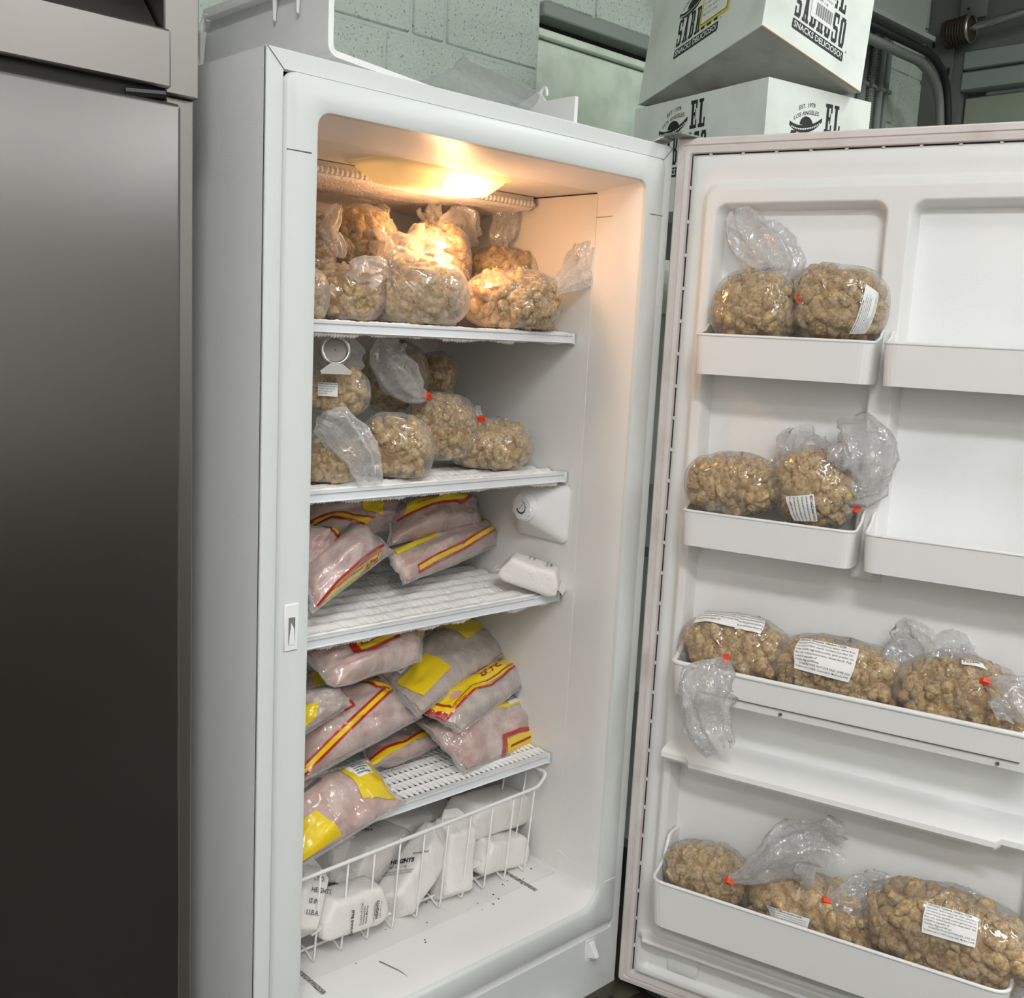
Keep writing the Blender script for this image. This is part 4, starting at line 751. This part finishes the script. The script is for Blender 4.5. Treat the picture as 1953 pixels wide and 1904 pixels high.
p.text('bird', (.60, .38), (.17, .0), (.0, -.22), maroon, bold=.035); p.text('ider', (.60, .17), (.15, .0), (.0, -.18), maroon, bold=.035); p.text('TM', (.80, .24), (.035, 0), (0, -.05), maroon); p.text('BONE, SKIN AND PACKAGED FOR USE', (.70, .50), (.026, -.001), (0, -.045), maroon); p.text('KEEP FROZEN', (.16, .53), (.02, -.003), (0, -.04), maroon)
a = np.linspace(0, 2*np.pi, 24, endpoint=False); mk('emblem', p.surf(np.column_stack([.21 + .045*np.cos(a), .33 + .085*np.sin(a)]), 1, .0018), [tuple(range(24))], lil, p.f)
p = pouch('flat frosted pouch with two yellow blocks leaning across the fourth shelf', [(722, 1288, .31), (868, 1168, .43), (1000, 1222, .36), (800, 1362, .195)], t1=.020, t2=.016, seed=12, group=G4, m=meat2)
p.quad([(.66, .06), (.96, .05), (.96, .48), (.66, .50)], yel); p.quad([(.06, .34), (.34, .28), (.36, .72), (.10, .80)], yel); p.quad([(.10, .10), (.22, .08), (.24, .26), (.12, .28)], lab_w, 'barcode_panel', .0011)
for i in range(7): p.band([(.125 + .014*i, .12), (.135 + .014*i, .25)], .006, ink, 'barcode_bar', .0018)
p = pouch('pouch hanging under the third shelf with an arched yellow print', [(578, 1245, .25), (806, 1196, .27), (800, 1262, .20), (640, 1312, .175)], t1=.036, t2=.02, seed=13, group=G4)
p.quad([(.30, .04), (.70, .03), (.62, .50), (.33, .56)], yel); p.band([(.28, .02), (.30, .62), (.64, .56), (.74, .02)], .06, red); p.band([(.36, .04), (.36, .42), (.58, .38), (.64, .04)], .022, maroon); mk('emblem', p.surf(np.column_stack([.47 + .05*np.cos(a), .22 + .12*np.sin(a)]), 1, .0018), [tuple(range(24))], lil, p.f); p.quad([(.84, .02), (.97, .02), (.95, .4), (.88, .6)], yel)
p = pouch('large clear pouch with a bent yellow and red stripe, front left of the fourth shelf', [(575, 1315, .28), (722, 1296, .30), (802, 1368, .22), (575, 1490, .17)], t1=.034, t2=.02, seed=14, group=G4)
p.edge([(.55, .02), (.70, .30), (.86, .36), (.62, .52), (.40, .66), (.18, .80), (.02, .90)], .055); p.quad([(.30, .42), (.40, .40), (.42, .50), (.32, .52)], red, 'printed_mark')
p = pouch('narrow pouch tip with yellow corner lying on the large clear pouch', [(570, 1325, .20), (642, 1306, .21), (668, 1345, .185), (570, 1408, .165)], t1=.016, t2=.012, seed=15, group=G4, m=meat2); p.quad([(.02, .3), (.3, .4), (.24, .7), (.02, .9)], yel)
p = pouch('glossy pouch drooping over the front edge of the fourth shelf with two yellow panels', [(572, 1488, .20), (700, 1450, .235), (768, 1532, .148), (560, 1660, .118)], t1=.026, t2=.012, seed=16, group=G4)
p.quad([(.50, .04), (.93, .04), (.95, .86), (.62, .62)], yel); p.quad([(.02, .50), (.16, .48), (.40, .92), (.02, .95)], yel); p.quad([(.56, .02), (.82, .03), (.84, .34), (.62, .32)], lab_w, 'ingredients_panel', .0016)
for i, tx in enumerate(('INGREDIENTS: CHICKEN', 'BREAST, WATER, SALT,', 'SODIUM PHOSPHATES.', 'KEEP FROZEN', 'DISTRIBUTED FROZEN')): p.text(tx, (.63, .075 + .05*i), (.017, .002), (.002, -.045), ink, align='LEFT', off=.0022)
p.band([(.05, .18), (.26, .10)], .05, ink_grey, 'barcode_bar')

# ================================================================== PAPER WRAPPED PACKS
def pack(label, a, b, hw, hh, up=(0, 0, 1), seed=1, group=None, text=None, pinch=.35, name='paper_pack', lump_=.05):
    """paper pack from end a to end b (points), half width, half height"""
    a, b = np.array(a, float), np.array(b, float); l = b - a; L_ = np.linalg.norm(l); l /= L_; s_ = np.cross(l, up); s_ /= np.linalg.norm(s_); u = np.cross(s_, l); c = (a + b)/2
    nu, nv = 30, 40; t = np.linspace(-1, 1, nu); ang = np.linspace(0, 2*np.pi, nv, endpoint=False); V = []
    sq = lambda x, e: np.sign(x)*np.abs(x)**e
    for q in t:
        e = np.clip((abs(q) - .72)/.28, 0, 1); kh = 1 - (1 - pinch)*e**1.3; kw = 1 - .10*e**2; lx = q*L_/2
        ring = c + l*lx + s_*(hw*kw*sq(np.cos(ang), .36))[:, None] + u*(hh*kh*sq(np.sin(ang), .42))[:, None] - u*hh*.35*e
        V.append(ring)
    V = np.vstack(V); dc_ = V - c; rn = np.linalg.norm(dc_, axis=1)[:, None]
    V = V + dc_/rn*(wob(V, 70, seed, 3)*lump_*min(hw, hh))[:, None] - dc_/rn*(np.abs(wob(V, 45, seed + 4, 2))*.05*min(hw, hh))[:, None]
    Fc = [(i*nv + k, i*nv + (k + 1) % nv, (i + 1)*nv + (k + 1) % nv, (i + 1)*nv + k) for i in range(nu - 1) for k in range(nv)] + [tuple(range(nv))[::-1], tuple(range((nu - 1)*nv, nu*nv))]
    base = c.copy(); base[2] = V[:, 2].min(); r = empty(name, base, label, 'wrapped pack', group)
    mk('wrapper', V, Fc, paper_m, r, True)
    for sg in (-1, 1):      # folded paper ends
        e0 = c + l*sg*L_/2 - u*hh*.35; f_ = [e0 - s_*hw*.86 + u*hh*.25, e0 + s_*hw*.86 + u*hh*.25, e0 + s_*hw*.5 + l*sg*.012 - u*hh*.15, e0 - s_*hw*.42 + l*sg*.014 - u*hh*.12]
        f_ = np.array(f_ + [x - u*.002 for x in f_]); mk('fold', f_, [(0, 1, 2, 3), (7, 6, 5, 4), (0, 4, 5, 1), (1, 5, 6, 2), (2, 6, 7, 3), (3, 7, 4, 0)], paper_m, r)
    def place(V2, x0, y0, du_, dv_, face=1, off=.0022, side=None):
        """2D print on the face pointing along side (default: the larger visible one)"""
        n_ = side; o_ = c + l*x0 + np.cross(n_, l)*y0; e = abs(n_@s_)*hw + abs(n_@u)*hh
        return o_ + n_*(e + off) + V2[:, :1]*(l*du_[0] + np.cross(n_, l)*du_[1]) + V2[:, 1:2]*(l*dv_[0] + np.cross(n_, l)*dv_[1])
    return r, place, l, s_, u
GP = 'paper wrapped packs in the wire basket'
def words(pk, items, side, mtl=ink):
    g = G()
    for tx, x0, y0, d_, v_, sz, bd in items:
        V, Fc = text2d(tx, sz, 'LEFT', bd, 2); g.add(pk[1](V, x0, y0, d_, v_, side=side), Fc)
    g.mk('print', mtl, pk[0])
A_ = lambda x, y, Y: at(x, y, y=Y)
def toface(pk): 
    l, s_, u = pk[2:]; return max((s_, -s_, u, -u), key=lambda q: q@(CP - BASE[pk[0].name]))
pk = pack('white paper pack with small black print on the front right of the third shelf', A_(958, 1080, .235) + (0, 0, .004), A_(1068, 1118, .145) + (0, 0, .004), .036, .0265, seed=60)
upv = pk[4]; words(pk, [('Heights', .030, .018, (0, -1), (1, 0), .007, .02), ('Net Wt 1.4lbs', .022, .020, (0, -1), (1, 0), .006, .01), ('Product of', -.005, .022, (0, -1), (1, 0), .0055, .01), ('Fresh Cut', -.014, .022, (0, -1), (1, 0), .0055, .01)], upv)
pk = pack('upright pack half hidden at the left end of the basket with columns of print', A_(560, 1785, .17), A_(592, 1650, .20), .030, .03, up=(0, -1, 0), seed=61, group=GP); f = toface(pk)
words(pk, [(tx, .035 - .018*i, .012, (0, -1), (1, 0), .011, .02) for i, tx in enumerate(('I.T.D.', 'HEIGHTS', 'IS IN', 'I.I.B.A.'))], f, ink_grey)
pack('dim pack at the back left of the basket', A_(600, 1650, .30), A_(655, 1610, .33), .04, .035, seed=62, group=GP)
pk = pack('greyish pack with an upside-down printed name, behind the front packs', A_(650, 1655, .275), A_(765, 1608, .315), .045, .045, seed=63, group=GP); words(pk, [('HEIGHTS', .005, .01, (-.7, .7), (-.7, -.7), .014, .03), ('Net Wt 1 lb', .03, .01, (-.7, .7), (-.7, -.7), .008, .0)], pk[4])
pack('pack lit in stripes under the slotted shelf', A_(715, 1590, .34), A_(868, 1545, .36), .055, .03, seed=64, group=GP)
pack('upper white pack at the right end of the basket', A_(868, 1565, .235), A_(990, 1530, .262), .045, .036, seed=65, group=GP)
pack('lower white pack at the right end of the basket', A_(896, 1632, .20), A_(985, 1612, .225), .04, .034, seed=66, group=GP)
pack('pack standing on end in the middle of the basket', A_(858, 1712, .185), A_(868, 1560, .20), .036, .032, up=(0, -1, 0), seed=67, group=GP)
pk = pack('tilted pack showing a bold printed name through the basket wires', A_(742, 1735, .19), A_(840, 1590, .215), .036, .032, up=(0, -1, 0), seed=68, group=GP); f = toface(pk)
words(pk, [('HEIGHTS', -.022, .026, (.45, -.89), (.89, .45), .0125, .035), ('v', -.008, .004, (.45, -.89), (.89, .45), .014, .02), ('NET WT. 1 LB', -.031, .022, (.45, -.89), (.89, .45), .006, .01), ('KEEP REFRIGERATED OR FROZEN', -.043, .026, (.45, -.89), (.89, .45), .0042, .0), ('SAFE HANDLING INSTRUCTIONS', -.049, .027, (.45, -.89), (.89, .45), .0042, .0), ('Ground Beef', .012, -.006, (.45, -.89), (.89, .45), .0065, .01)], f)
pk = pack('white pack lying across the front left of the basket with sideways print', A_(598, 1752, .175), A_(722, 1712, .180), .034, .038, seed=69, group=GP); f = toface(pk)
words(pk, [('Ground Beef', -.012, -.032, (0, 1), (-1, 0), .009, .025), ('Product of U.S.A.', .006, -.018, (0, 1), (-1, 0), .006, .01), ('Processed for', .012, -.018, (0, 1), (-1, 0), .006, .01), ('Alpha Market', .018, -.018, (0, 1), (-1, 0), .006, .01), ('HEIGHTS', .042, -.016, (0, 1), (-1, 0), .0085, .03), ('NET WT. 1 LB', .049, -.016, (0, 1), (-1, 0), .005, .0), ('SAFE HANDLING', .035, -.022, (0, 1), (-1, 0), .005, .0)], f)
# basket
bs = empty('wire_basket', (.4, .32, LZ0), 'white wire slide-out basket on the freezer floor', 'basket')
BX0, BX1, BY0, BY1, BZ = .075, .742, .143, .52, .512
G().tube(fillet([(BX0, BY1, BZ + .02), (BX0, BY0 + .03, BZ + .02), (BX0 + .02, BY0, BZ - .022), (BX1 - .028, BY0, BZ - .006), (BX1, BY0 + .005, BZ + .014), (BX1, BY1, BZ + .02), (BX0, BY1, BZ + .02)], .012, 5), .0036, 10).mk('rim_wire', wire_m, bs, True)
for i, x in enumerate(np.arange(BX0 + .02, BX1 - .03, .0555)):
    G().tube(fillet([(x, BY0 + .001, BZ - .018 + .016*(x - BX0)/(BX1 - BX0)), (x + .002, BY0 + .018, LZ0 + .020), (x + .002, BY0 + .021, LZ0 + .0035), (x + .002, BY0 + .052, LZ0 + .016), (x + .002, BY1 - .03, LZ0 + .016), (x, BY1, BZ + .02)], .006, 4), .0019, 7).mk('wire', wire_m, bs, True)
for y in (BY0 + .05, BY0 + .16, BY1 - .05): G().tube([(BX0 + .012, y, LZ0 + .0125), (BX1 - .03, y, LZ0 + .0125)], .0026, 8).mk('cross_wire', wire_m, bs, True)
for y in np.arange(BY0 + .06, BY1, .06):
    for x, sg in ((BX1, -1), (BX0, 1)): G().tube([(x, y, BZ + .018), (x + sg*.03, y, LZ0 + .016)], .0019, 6).mk('wire', wire_m, bs, True)
# dial thermometer standing on the labelled bag
tm = empty('dial_thermometer', at(640, 705, y=.205), 'round metal dial thermometer under the top shelf at the left', 'thermometer'); c = at(639, 668, y=.205); tf = np.array([-.35, -.93, .10]); tf /= np.linalg.norm(tf); e1 = np.cross((0, 0, 1), tf); e1 /= np.linalg.norm(e1); e2 = np.cross(tf, e1)
def disc(r, d, n=32): a = np.linspace(0, 2*np.pi, n, endpoint=False); return c + tf*d + r*(np.cos(a)[:, None]*e1 + np.sin(a)[:, None]*e2)
V, Fc = loft([disc(.0235, -.006), disc(.0255, -.004), disc(.0255, .004), disc(.0235, .007), disc(.0195, .007), disc(.0185, .002)], cap0=True); mk('case', V, Fc, zinc, tm, True)
V, Fc = loft([disc(.0187, .0015), disc(.001, .0016)]); mk('face', V, Fc, mat('thermometer face', lin(150, 144, 138), .25), tm)
ft = [c - e2*.022 + e1*x + e2*z + tf*q for q in (-.006, .008) for x, z in ((-.010, 0), (.010, 0), (.026, -.012), (.024, -.017), (-.024, -.017), (-.026, -.012))]
mk('foot', ft, [tuple(range(6)), tuple(range(11, 5, -1))] + [(i, i + 6, (i + 1) % 6 + 6, (i + 1) % 6) for i in range(6)], zinc, tm)

# ================================================================== CARTONS BESIDE THE FREEZER
def rects(L_): return [[(a, c), (b, c), (b, d), (a, d)] for a, b, c, d in L_]
LET = {'E': rects([(.12, .33, 0, 1), (.02, .62, .87, 1), (.3, .48, .44, .57), (.02, .62, 0, .13), (.50, .62, .70, .9), (.50, .62, .1, .30), (.43, .50, .34, .67)]),
       'L': rects([(.12, .33, 0, 1), (.02, .44, .88, 1), (.02, .62, 0, .13), (.50, .62, .1, .34)]),
       'S': rects([(.10, .54, .87, 1), (.04, .24, .52, .93), (.10, .54, .43, .57), (.40, .60, .07, .50), (.10, .54, 0, .13), (.47, .60, .68, 1), (.04, .17, 0, .32)]),
       'A': [[(.10, 0), (.25, 0), (.38, 1), (.24, 1)], [(.38, 0), (.58, 0), (.46, 1), (.24, 1)], [(.2, .26), (.46, .26), (.46, .38), (.2, .38)]] + rects([(.02, .30, 0, .11), (.34, .64, 0, .11), (.2, .5, .9, 1)]),
       'B': rects([(.12, .32, 0, 1), (.02, .52, .88, 1), (.3, .52, .45, .57), (.02, .54, 0, .12), (.40, .59, .56, .92), (.42, .62, .08, .48)]),
       'R': rects([(.12, .32, 0, 1), (.02, .52, .88, 1), (.3, .52, .43, .55), (.40, .59, .53, .92), (.02, .38, 0, .11), (.42, .66, 0, .11)]) + [[(.44, 0), (.62, 0), (.52, .48), (.34, .48)]],
       'O': rects([(.04, .25, .1, .9), (.39, .60, .1, .9), (.1, .54, .87, 1), (.1, .54, 0, .13)])}
def western(g, g2, word, x, y, w, h, place):
    step = w/len(word)
    for i, ch in enumerate(word):
        for j, q in enumerate(LET[ch]): g.add(place(np.array([(x + step*(i + .05 + p[0]*1.32), y + p[1]*h) for p in q]), .0005 + .00003*j), [tuple(range(len(q)))])
def logo(parent, place, k=1.):
    """place(2D points in metres, lift) -> 3D; origin = bottom left of the logo, 0.17 x 0.17"""
    g = G(); western(g, None, 'EL', .105*k, .108*k, .056*k, .062*k, place); western(g, None, 'SABROSO', 0, .034*k, .17*k, .066*k, place); g.mk('brand_lettering', ink, parent)
    g = G(); t = np.linspace(-1, 1, 15); up_ = np.column_stack([.048*k + .05*k*t, .116*k + .010*k*t + .012*k*np.abs(t)**2.5]); dn_ = up_ - np.column_stack([0*t, (.016 - .007*np.abs(t)**2)*k]); V = np.vstack([up_, dn_]); g.add(place(V, .0005), [(i, i + 1, 15 + i + 1, 15 + i) for i in range(14)])
    a = np.linspace(0, np.pi, 12); g.add(place(np.column_stack([.050*k + .021*k*np.cos(a), .115*k + .019*k*np.sin(a)]), .00055), [tuple(range(12))]); g.mk('hat_emblem', ink, parent)
    g = G(); t = np.linspace(-.85, .85, 17)
    for q in t: x, y = .048*k + .05*k*q, .1115*k + .010*k*q + .012*k*abs(q)**2.5 - .0035*k; g.add(place(np.array([(x - .0018*k, y - .0016*k), (x + .0018*k, y - .0016*k), (x + .0018*k, y + .0016*k), (x - .0018*k, y + .0016*k)]), .0008), [(0, 1, 2, 3)])
    g.mk('hat_band', lab_w, parent)
    g = G()
    for tx, y0, sz, sag in (('EST. 1978', .152, .0125, .010), ('LOS ANGELES', .137, .0125, .012)):
        V, Fc = text2d(tx, sz*k, 'CENTER', .008, 2); g.add(place(np.column_stack([V[:, 0] + .048*k, V[:, 1] + y0*k - sag*k*(V[:, 0]/(.05*k))**2 + .012*k*V[:, 0]/(.05*k)]), .0005), Fc)
    g.mk('date_print', ink, parent)
    g = G(); L_ = rrect(0, .17*k, .006*k, .028*k, .003*k, 4); g.add(place(L_, .0005), [tuple(range(len(L_)))]); g.mk('slogan_band', ink, parent)
    V, Fc = text2d('SNACKS DELICIOSO!', .0185*k, 'CENTER', .018, 2); V = V*np.array([min(1, .160*k/np.ptp(V[:, 0])), 1]); G().add(place(np.column_stack([V[:, 0] + .085*k, V[:, 1] + .0115*k]), .0009), Fc).mk('slogan_print', card_m, parent)
    V, Fc = text2d('o', .010*k, 'CENTER', 0, 2); G().add(place(np.column_stack([V[:, 0] + .178*k, V[:, 1] + .03*k]), .0006), Fc).mk('registered_mark', ink_grey, parent)
def face(O, U, Vv):
    O, U, Vv = (np.array(q, float) for q in (O, U, Vv)); U /= np.linalg.norm(U); Vv = Vv - U*(U@Vv); Vv /= np.linalg.norm(Vv); n_ = np.cross(U, Vv)
    return lambda P, o: O + P[:, :1]*U + P[:, 1:2]*Vv + n_*o
def carton(name, label, Cb, Ct, cat='box'):
    """four bottom and four top corners (near, right, far, left)"""
    r = empty(name, np.mean(Cb, 0), label, cat, 'white snack cartons beside the freezer'); V = np.vstack([Cb, Ct])
    o = mk('walls', V, [(0, 1, 5, 4), (1, 2, 6, 5), (2, 3, 7, 6), (3, 0, 4, 7)], card_m, r); bm = bmesh.new(); bm.from_mesh(o.data); bmesh.ops.solidify(bm, geom=bm.faces[:], thickness=.004); bm.to_mesh(o.data); bm.free()
    return r, V
P0 = np.array([1.234, .095, 1.953]); d1 = np.array([.2, .98, 0]); d2 = np.array([.982, -.17, 0]); hgt = np.array([0, 0, .30])
Ct = np.array([P0, P0 + d2*.332, P0 + d2*.332 + d1*.448, P0 + d1*.448]); Cb = Ct - hgt
r1, V = carton('snack_carton', 'lower white snack carton standing behind the open freezer door', Cb, Ct)
mk('bottom', np.vstack([Cb, Cb + (0, 0, .004)]), [(3, 2, 1, 0), (4, 5, 6, 7), (0, 1, 5, 4), (1, 2, 6, 5), (2, 3, 7, 6), (3, 0, 4, 7)], card_m, r1)
mk('top_flap', np.vstack([Ct, Ct - (0, 0, .003)]), [(0, 1, 2, 3), (7, 6, 5, 4)], card_m, r1)
fl = face(Ct[3], Ct[0] - Ct[3], (0, 0, 1.)); fr_ = face(Ct[0], Ct[1] - Ct[0], (0, 0, 1.))
logo(r1, lambda P, o: fl(P + np.array([.10, -.182]), o)); logo(r1, lambda P, o: fr_(P + np.array([.075, -.195]), o))
# upper carton, tilted on it
Lq = at(1217, 200, z=1.960); Rq = at(1641, 176, z=1.960); Nq = CP + (fw + cr*(1453 - 976.5)/F - cu*(48 - 952)/F)*2.13; Fq = Lq + Rq - Nq; Fq[2] = 1.960
n_ = np.cross(Rq - Nq, Lq - Nq); n_ /= np.linalg.norm(n_)
Cb2 = np.array([Nq, Rq, Fq, Lq]); Ct2 = Cb2 + n_*.30; Ct2[2] = Lq + Rq - Nq + n_*.30
r2, V = carton('snack_carton', 'upper white snack carton tilted on top of the other with a yellow edged label', Cb2, Ct2)
mk('bottom', np.vstack([Cb2, Cb2 + n_*.004]), [(0, 3, 1), (1, 3, 2), (4, 5, 7), (5, 6, 7)], mat('darker mottled cardboard', lin(196, 198, 190), .8, var=(12, lin(168, 166, 156), .45, .7)), r2)  # bottom in a darker, mottled cardboard tone
q = np.array([Nq + (Rq - Nq)*t for t in (0, .25, .5, .75, 1)]); G().tube(q - n_*.001, .0022, 5).mk('torn_edge', card_in, r2); G().tube([Lq + (Nq - Lq)*.0, Nq], .0018, 5).mk('edge_crease', card_m, r2)
fl = face(Lq, Nq - Lq, n_); fr_ = face(Nq, Rq - Nq, n_)
logo(r2, lambda P, o: fl(P + np.array([.135, .055]), o)); logo(r2, lambda P, o: fr_(P + np.array([.085, .03]), o))
sq = lambda x0, x1, y0, y1: np.array([(x0, y0), (x1, y0), (x1, y1), (x0, y1)])
lb = G().add(fl(sq(.228, .338, .095, .205), .0012), [(0, 1, 2, 3)]).mk('shipping_label', lab_y, r2); G().add(fl(sq(.234, .332, .101, .199), .0016), [(0, 1, 2, 3)]).mk('label_frame', ink, lb); G().add(fl(sq(.2355, .3305, .1025, .1975), .0020), [(0, 1, 2, 3)]).mk('label_paper', lab_w, lb)
g = G()
for i in range(26): x = .25 + i*.0026; g.add(fl(sq(x, x + .0008 + .0010*((i*7) % 3 == 0), .172, .190), .0024), [(0, 1, 2, 3)])
for i, tx in enumerate(('SHIP TO: ALPHA FOODS', 'PO 4417 CASE 12 OF 24', 'LOT 2291 QTY 64', 'NET WT 1.5 OZ')): V, Fc = text2d(tx, .0075, 'LEFT', .0, 1); g.add(fl(V + np.array([.240, .158 - .013*i]), .0024), Fc)
g.mk('label_print', ink, lb)
lb2 = G().add(fr_(sq(.135, .205, .085, .24), .0012), [(0, 1, 2, 3)]).mk('barcode_label', lab_w, r2); g = G()
for j, y0 in enumerate((.088, .165)):
    for i in range(22): x = .150 + i*.0024; g.add(fr_(sq(x, x + .0007 + .0010*((i*5 + j) % 3 == 0), y0 + .006, y0 + .034), .0017), [(0, 1, 2, 3)])
for i, tx in enumerate(('CORN CHIPS 64 CT', 'BEST BY JUN 2026', 'NET WT 6 LB')): V, Fc = text2d(tx, .0075, 'LEFT', 0, 1); g.add(fr_(V + np.array([.140, .150 - .011*i]), .0017), Fc)
g.mk('barcode_print', ink_grey, lb2)
# rack that carries the cartons
rk = empty('storage_rack', (1.5, .35, 0), 'dark grey metal storage rack beside the freezer under the cartons', 'rack')
for x, y in ((1.0, .02), (2.0, .02), (1.0, .72), (2.0, .72)): G().box((x - .02, y - .02, 0), (x + .02, y + .02, 1.65)).mk('post', grey_metal, rk)
for z in (.3, .95, 1.63): G().box((.98, 0, z), (2.02, .74, z + .0215)).mk('shelf', grey_metal, rk)

# ================================================================== SPARE PARTS ON TOP OF THE FREEZER
wp = empty('spare_freezer_shelf', (.45, .3, H), 'white plastic freezer shelf frame with hooks lying on the freezer', 'shelf frame')
q0 = np.array([.155, .10, 0]); q1 = np.array([.775, .20, 0]); dl_ = (q1 - q0)/np.linalg.norm(q1 - q0); bk = np.array([-.0, 1., 0])
def strip(path, depth, th, name, m=white_pl):
    """plate extruded backwards along bk from a profile path"""
    P = np.array(path); T = np.gradient(P, axis=0); T /= np.linalg.norm(T, axis=1)[:, None]; N_ = np.cross(T, bk); V = np.vstack([P, P + N_*th, P + bk*depth, P + N_*th + bk*depth]); n = len(P); Fc = []
    for i in range(n - 1): Fc += [(i, i + 1, n + i + 1, n + i), (2*n + i, 3*n + i, 3*n + i + 1, 2*n + i + 1), (i, 2*n + i, 2*n + i + 1, i + 1), (n + i, n + i + 1, 3*n + i + 1, 3*n + i)]
    Fc += [(0, n, 3*n, 2*n), (n - 1, 3*n - 1, 4*n - 1, 2*n - 1)]; return mk(name, V, Fc, m, wp)
up1 = lambda p, z: p + np.array([0, 0, z])
strip(fillet([up1(q0, 1.90), up1(q0, 1.775), up1(q1, 1.755), up1(q1, 1.842)], .02, 8), .375, .009, 'frame')
G().box((.30, .15, H + .001), (.34, .45, 1.765)).mk('foot_rib', white_pl, wp); G().box((.62, .2, H + .001), (.66, .45, 1.755)).mk('foot_rib', white_pl, wp)
box('top_lip', (.138, .13, 1.876), (.156, .44, 1.881), white_pl, wp)
def hook(x, y, z, s, name='hook'):
    G().tube(fillet([(x, y, z - .055*s), (x, y, z), (x + .003, y - .012*s, z + .012*s), (x, y - .022*s, z), (x, y - .022*s, z - .012*s)], .008*s, 5), .0042*s, 8).mk(name, white_pl, wp, True)
hook(.152, .472, 1.878, 1.); hook(.772, .30, 1.862, .8)
for y in (.17, .235): V = np.array([(.150, y - .008, 1.895), (.150, y + .008, 1.895), (.150, y, 1.84), (.143, y - .002, 1.895), (.143, y + .002, 1.895), (.146, y, 1.842)]); mk('fin', V, [(0, 1, 2), (5, 4, 3), (0, 2, 5, 3), (1, 4, 5, 2), (0, 3, 4, 1)], white_pl, wp)
V = np.array([(.150, .452, 1.86), (.150, .478, 1.86), (.150, .466, 1.80), (.142, .458, 1.86), (.142, .472, 1.86), (.146, .466, 1.802)]); mk('fin', V, [(0, 1, 2), (5, 4, 3), (0, 2, 5, 3), (1, 4, 5, 2), (0, 3, 4, 1)], white_pl, wp)
V = np.array([(.772, .28, 1.842), (.772, .36, 1.842), (.772, .30, 1.862), (.767, .28, 1.842), (.767, .36, 1.842), (.767, .30, 1.862)]); mk('fin', V, [(0, 1, 2), (5, 4, 3), (0, 2, 5, 3), (1, 4, 5, 2), (0, 3, 4, 1)], white_pl, wp)
tr_ = empty('clear_tray', (.6, .25, 1.79), 'clear curved plastic tray lying on the white shelf frame', 'tray')
Lp = [at(*a, y=b) for a, b in (((690, 190), .13), ((806, 155), .15), ((845, 140), .2), ((862, 133), .23), ((874, 116), .26), ((884, 108), .275))]
Rp = [at(*a, y=b) for a, b in (((960, 235), .13), ((1000, 218), .15), ((1012, 207), .2), ((1022, 198), .23), ((1028, 184), .26), ((1022, 173), .275))]
Lp, Rp = fillet(Lp, .02, 4), fillet(Rp, .02, 4); k = np.linspace(0, 1, 14)[:, None, None]; VV = ((1 - k)*Lp + k*Rp).reshape(-1, 3); n = len(Lp); V = np.vstack([VV, VV + (0, .002, .0015)]); nb = len(VV)
mk('sheet', V, grid(14, n) + [tuple(i + nb for i in f[::-1]) for f in grid(14, n)], acrylic, tr_, True)
G().tube(Lp, .0012, 5).mk('edge', acrylic, tr_, True); G().tube(Rp, .0012, 5).mk('edge', acrylic, tr_, True); G().tube(VV.reshape(14, n, 3)[:, -1], .0014, 5).mk('edge', acrylic, tr_, True)
bpy.data.scenes.remove(TS)
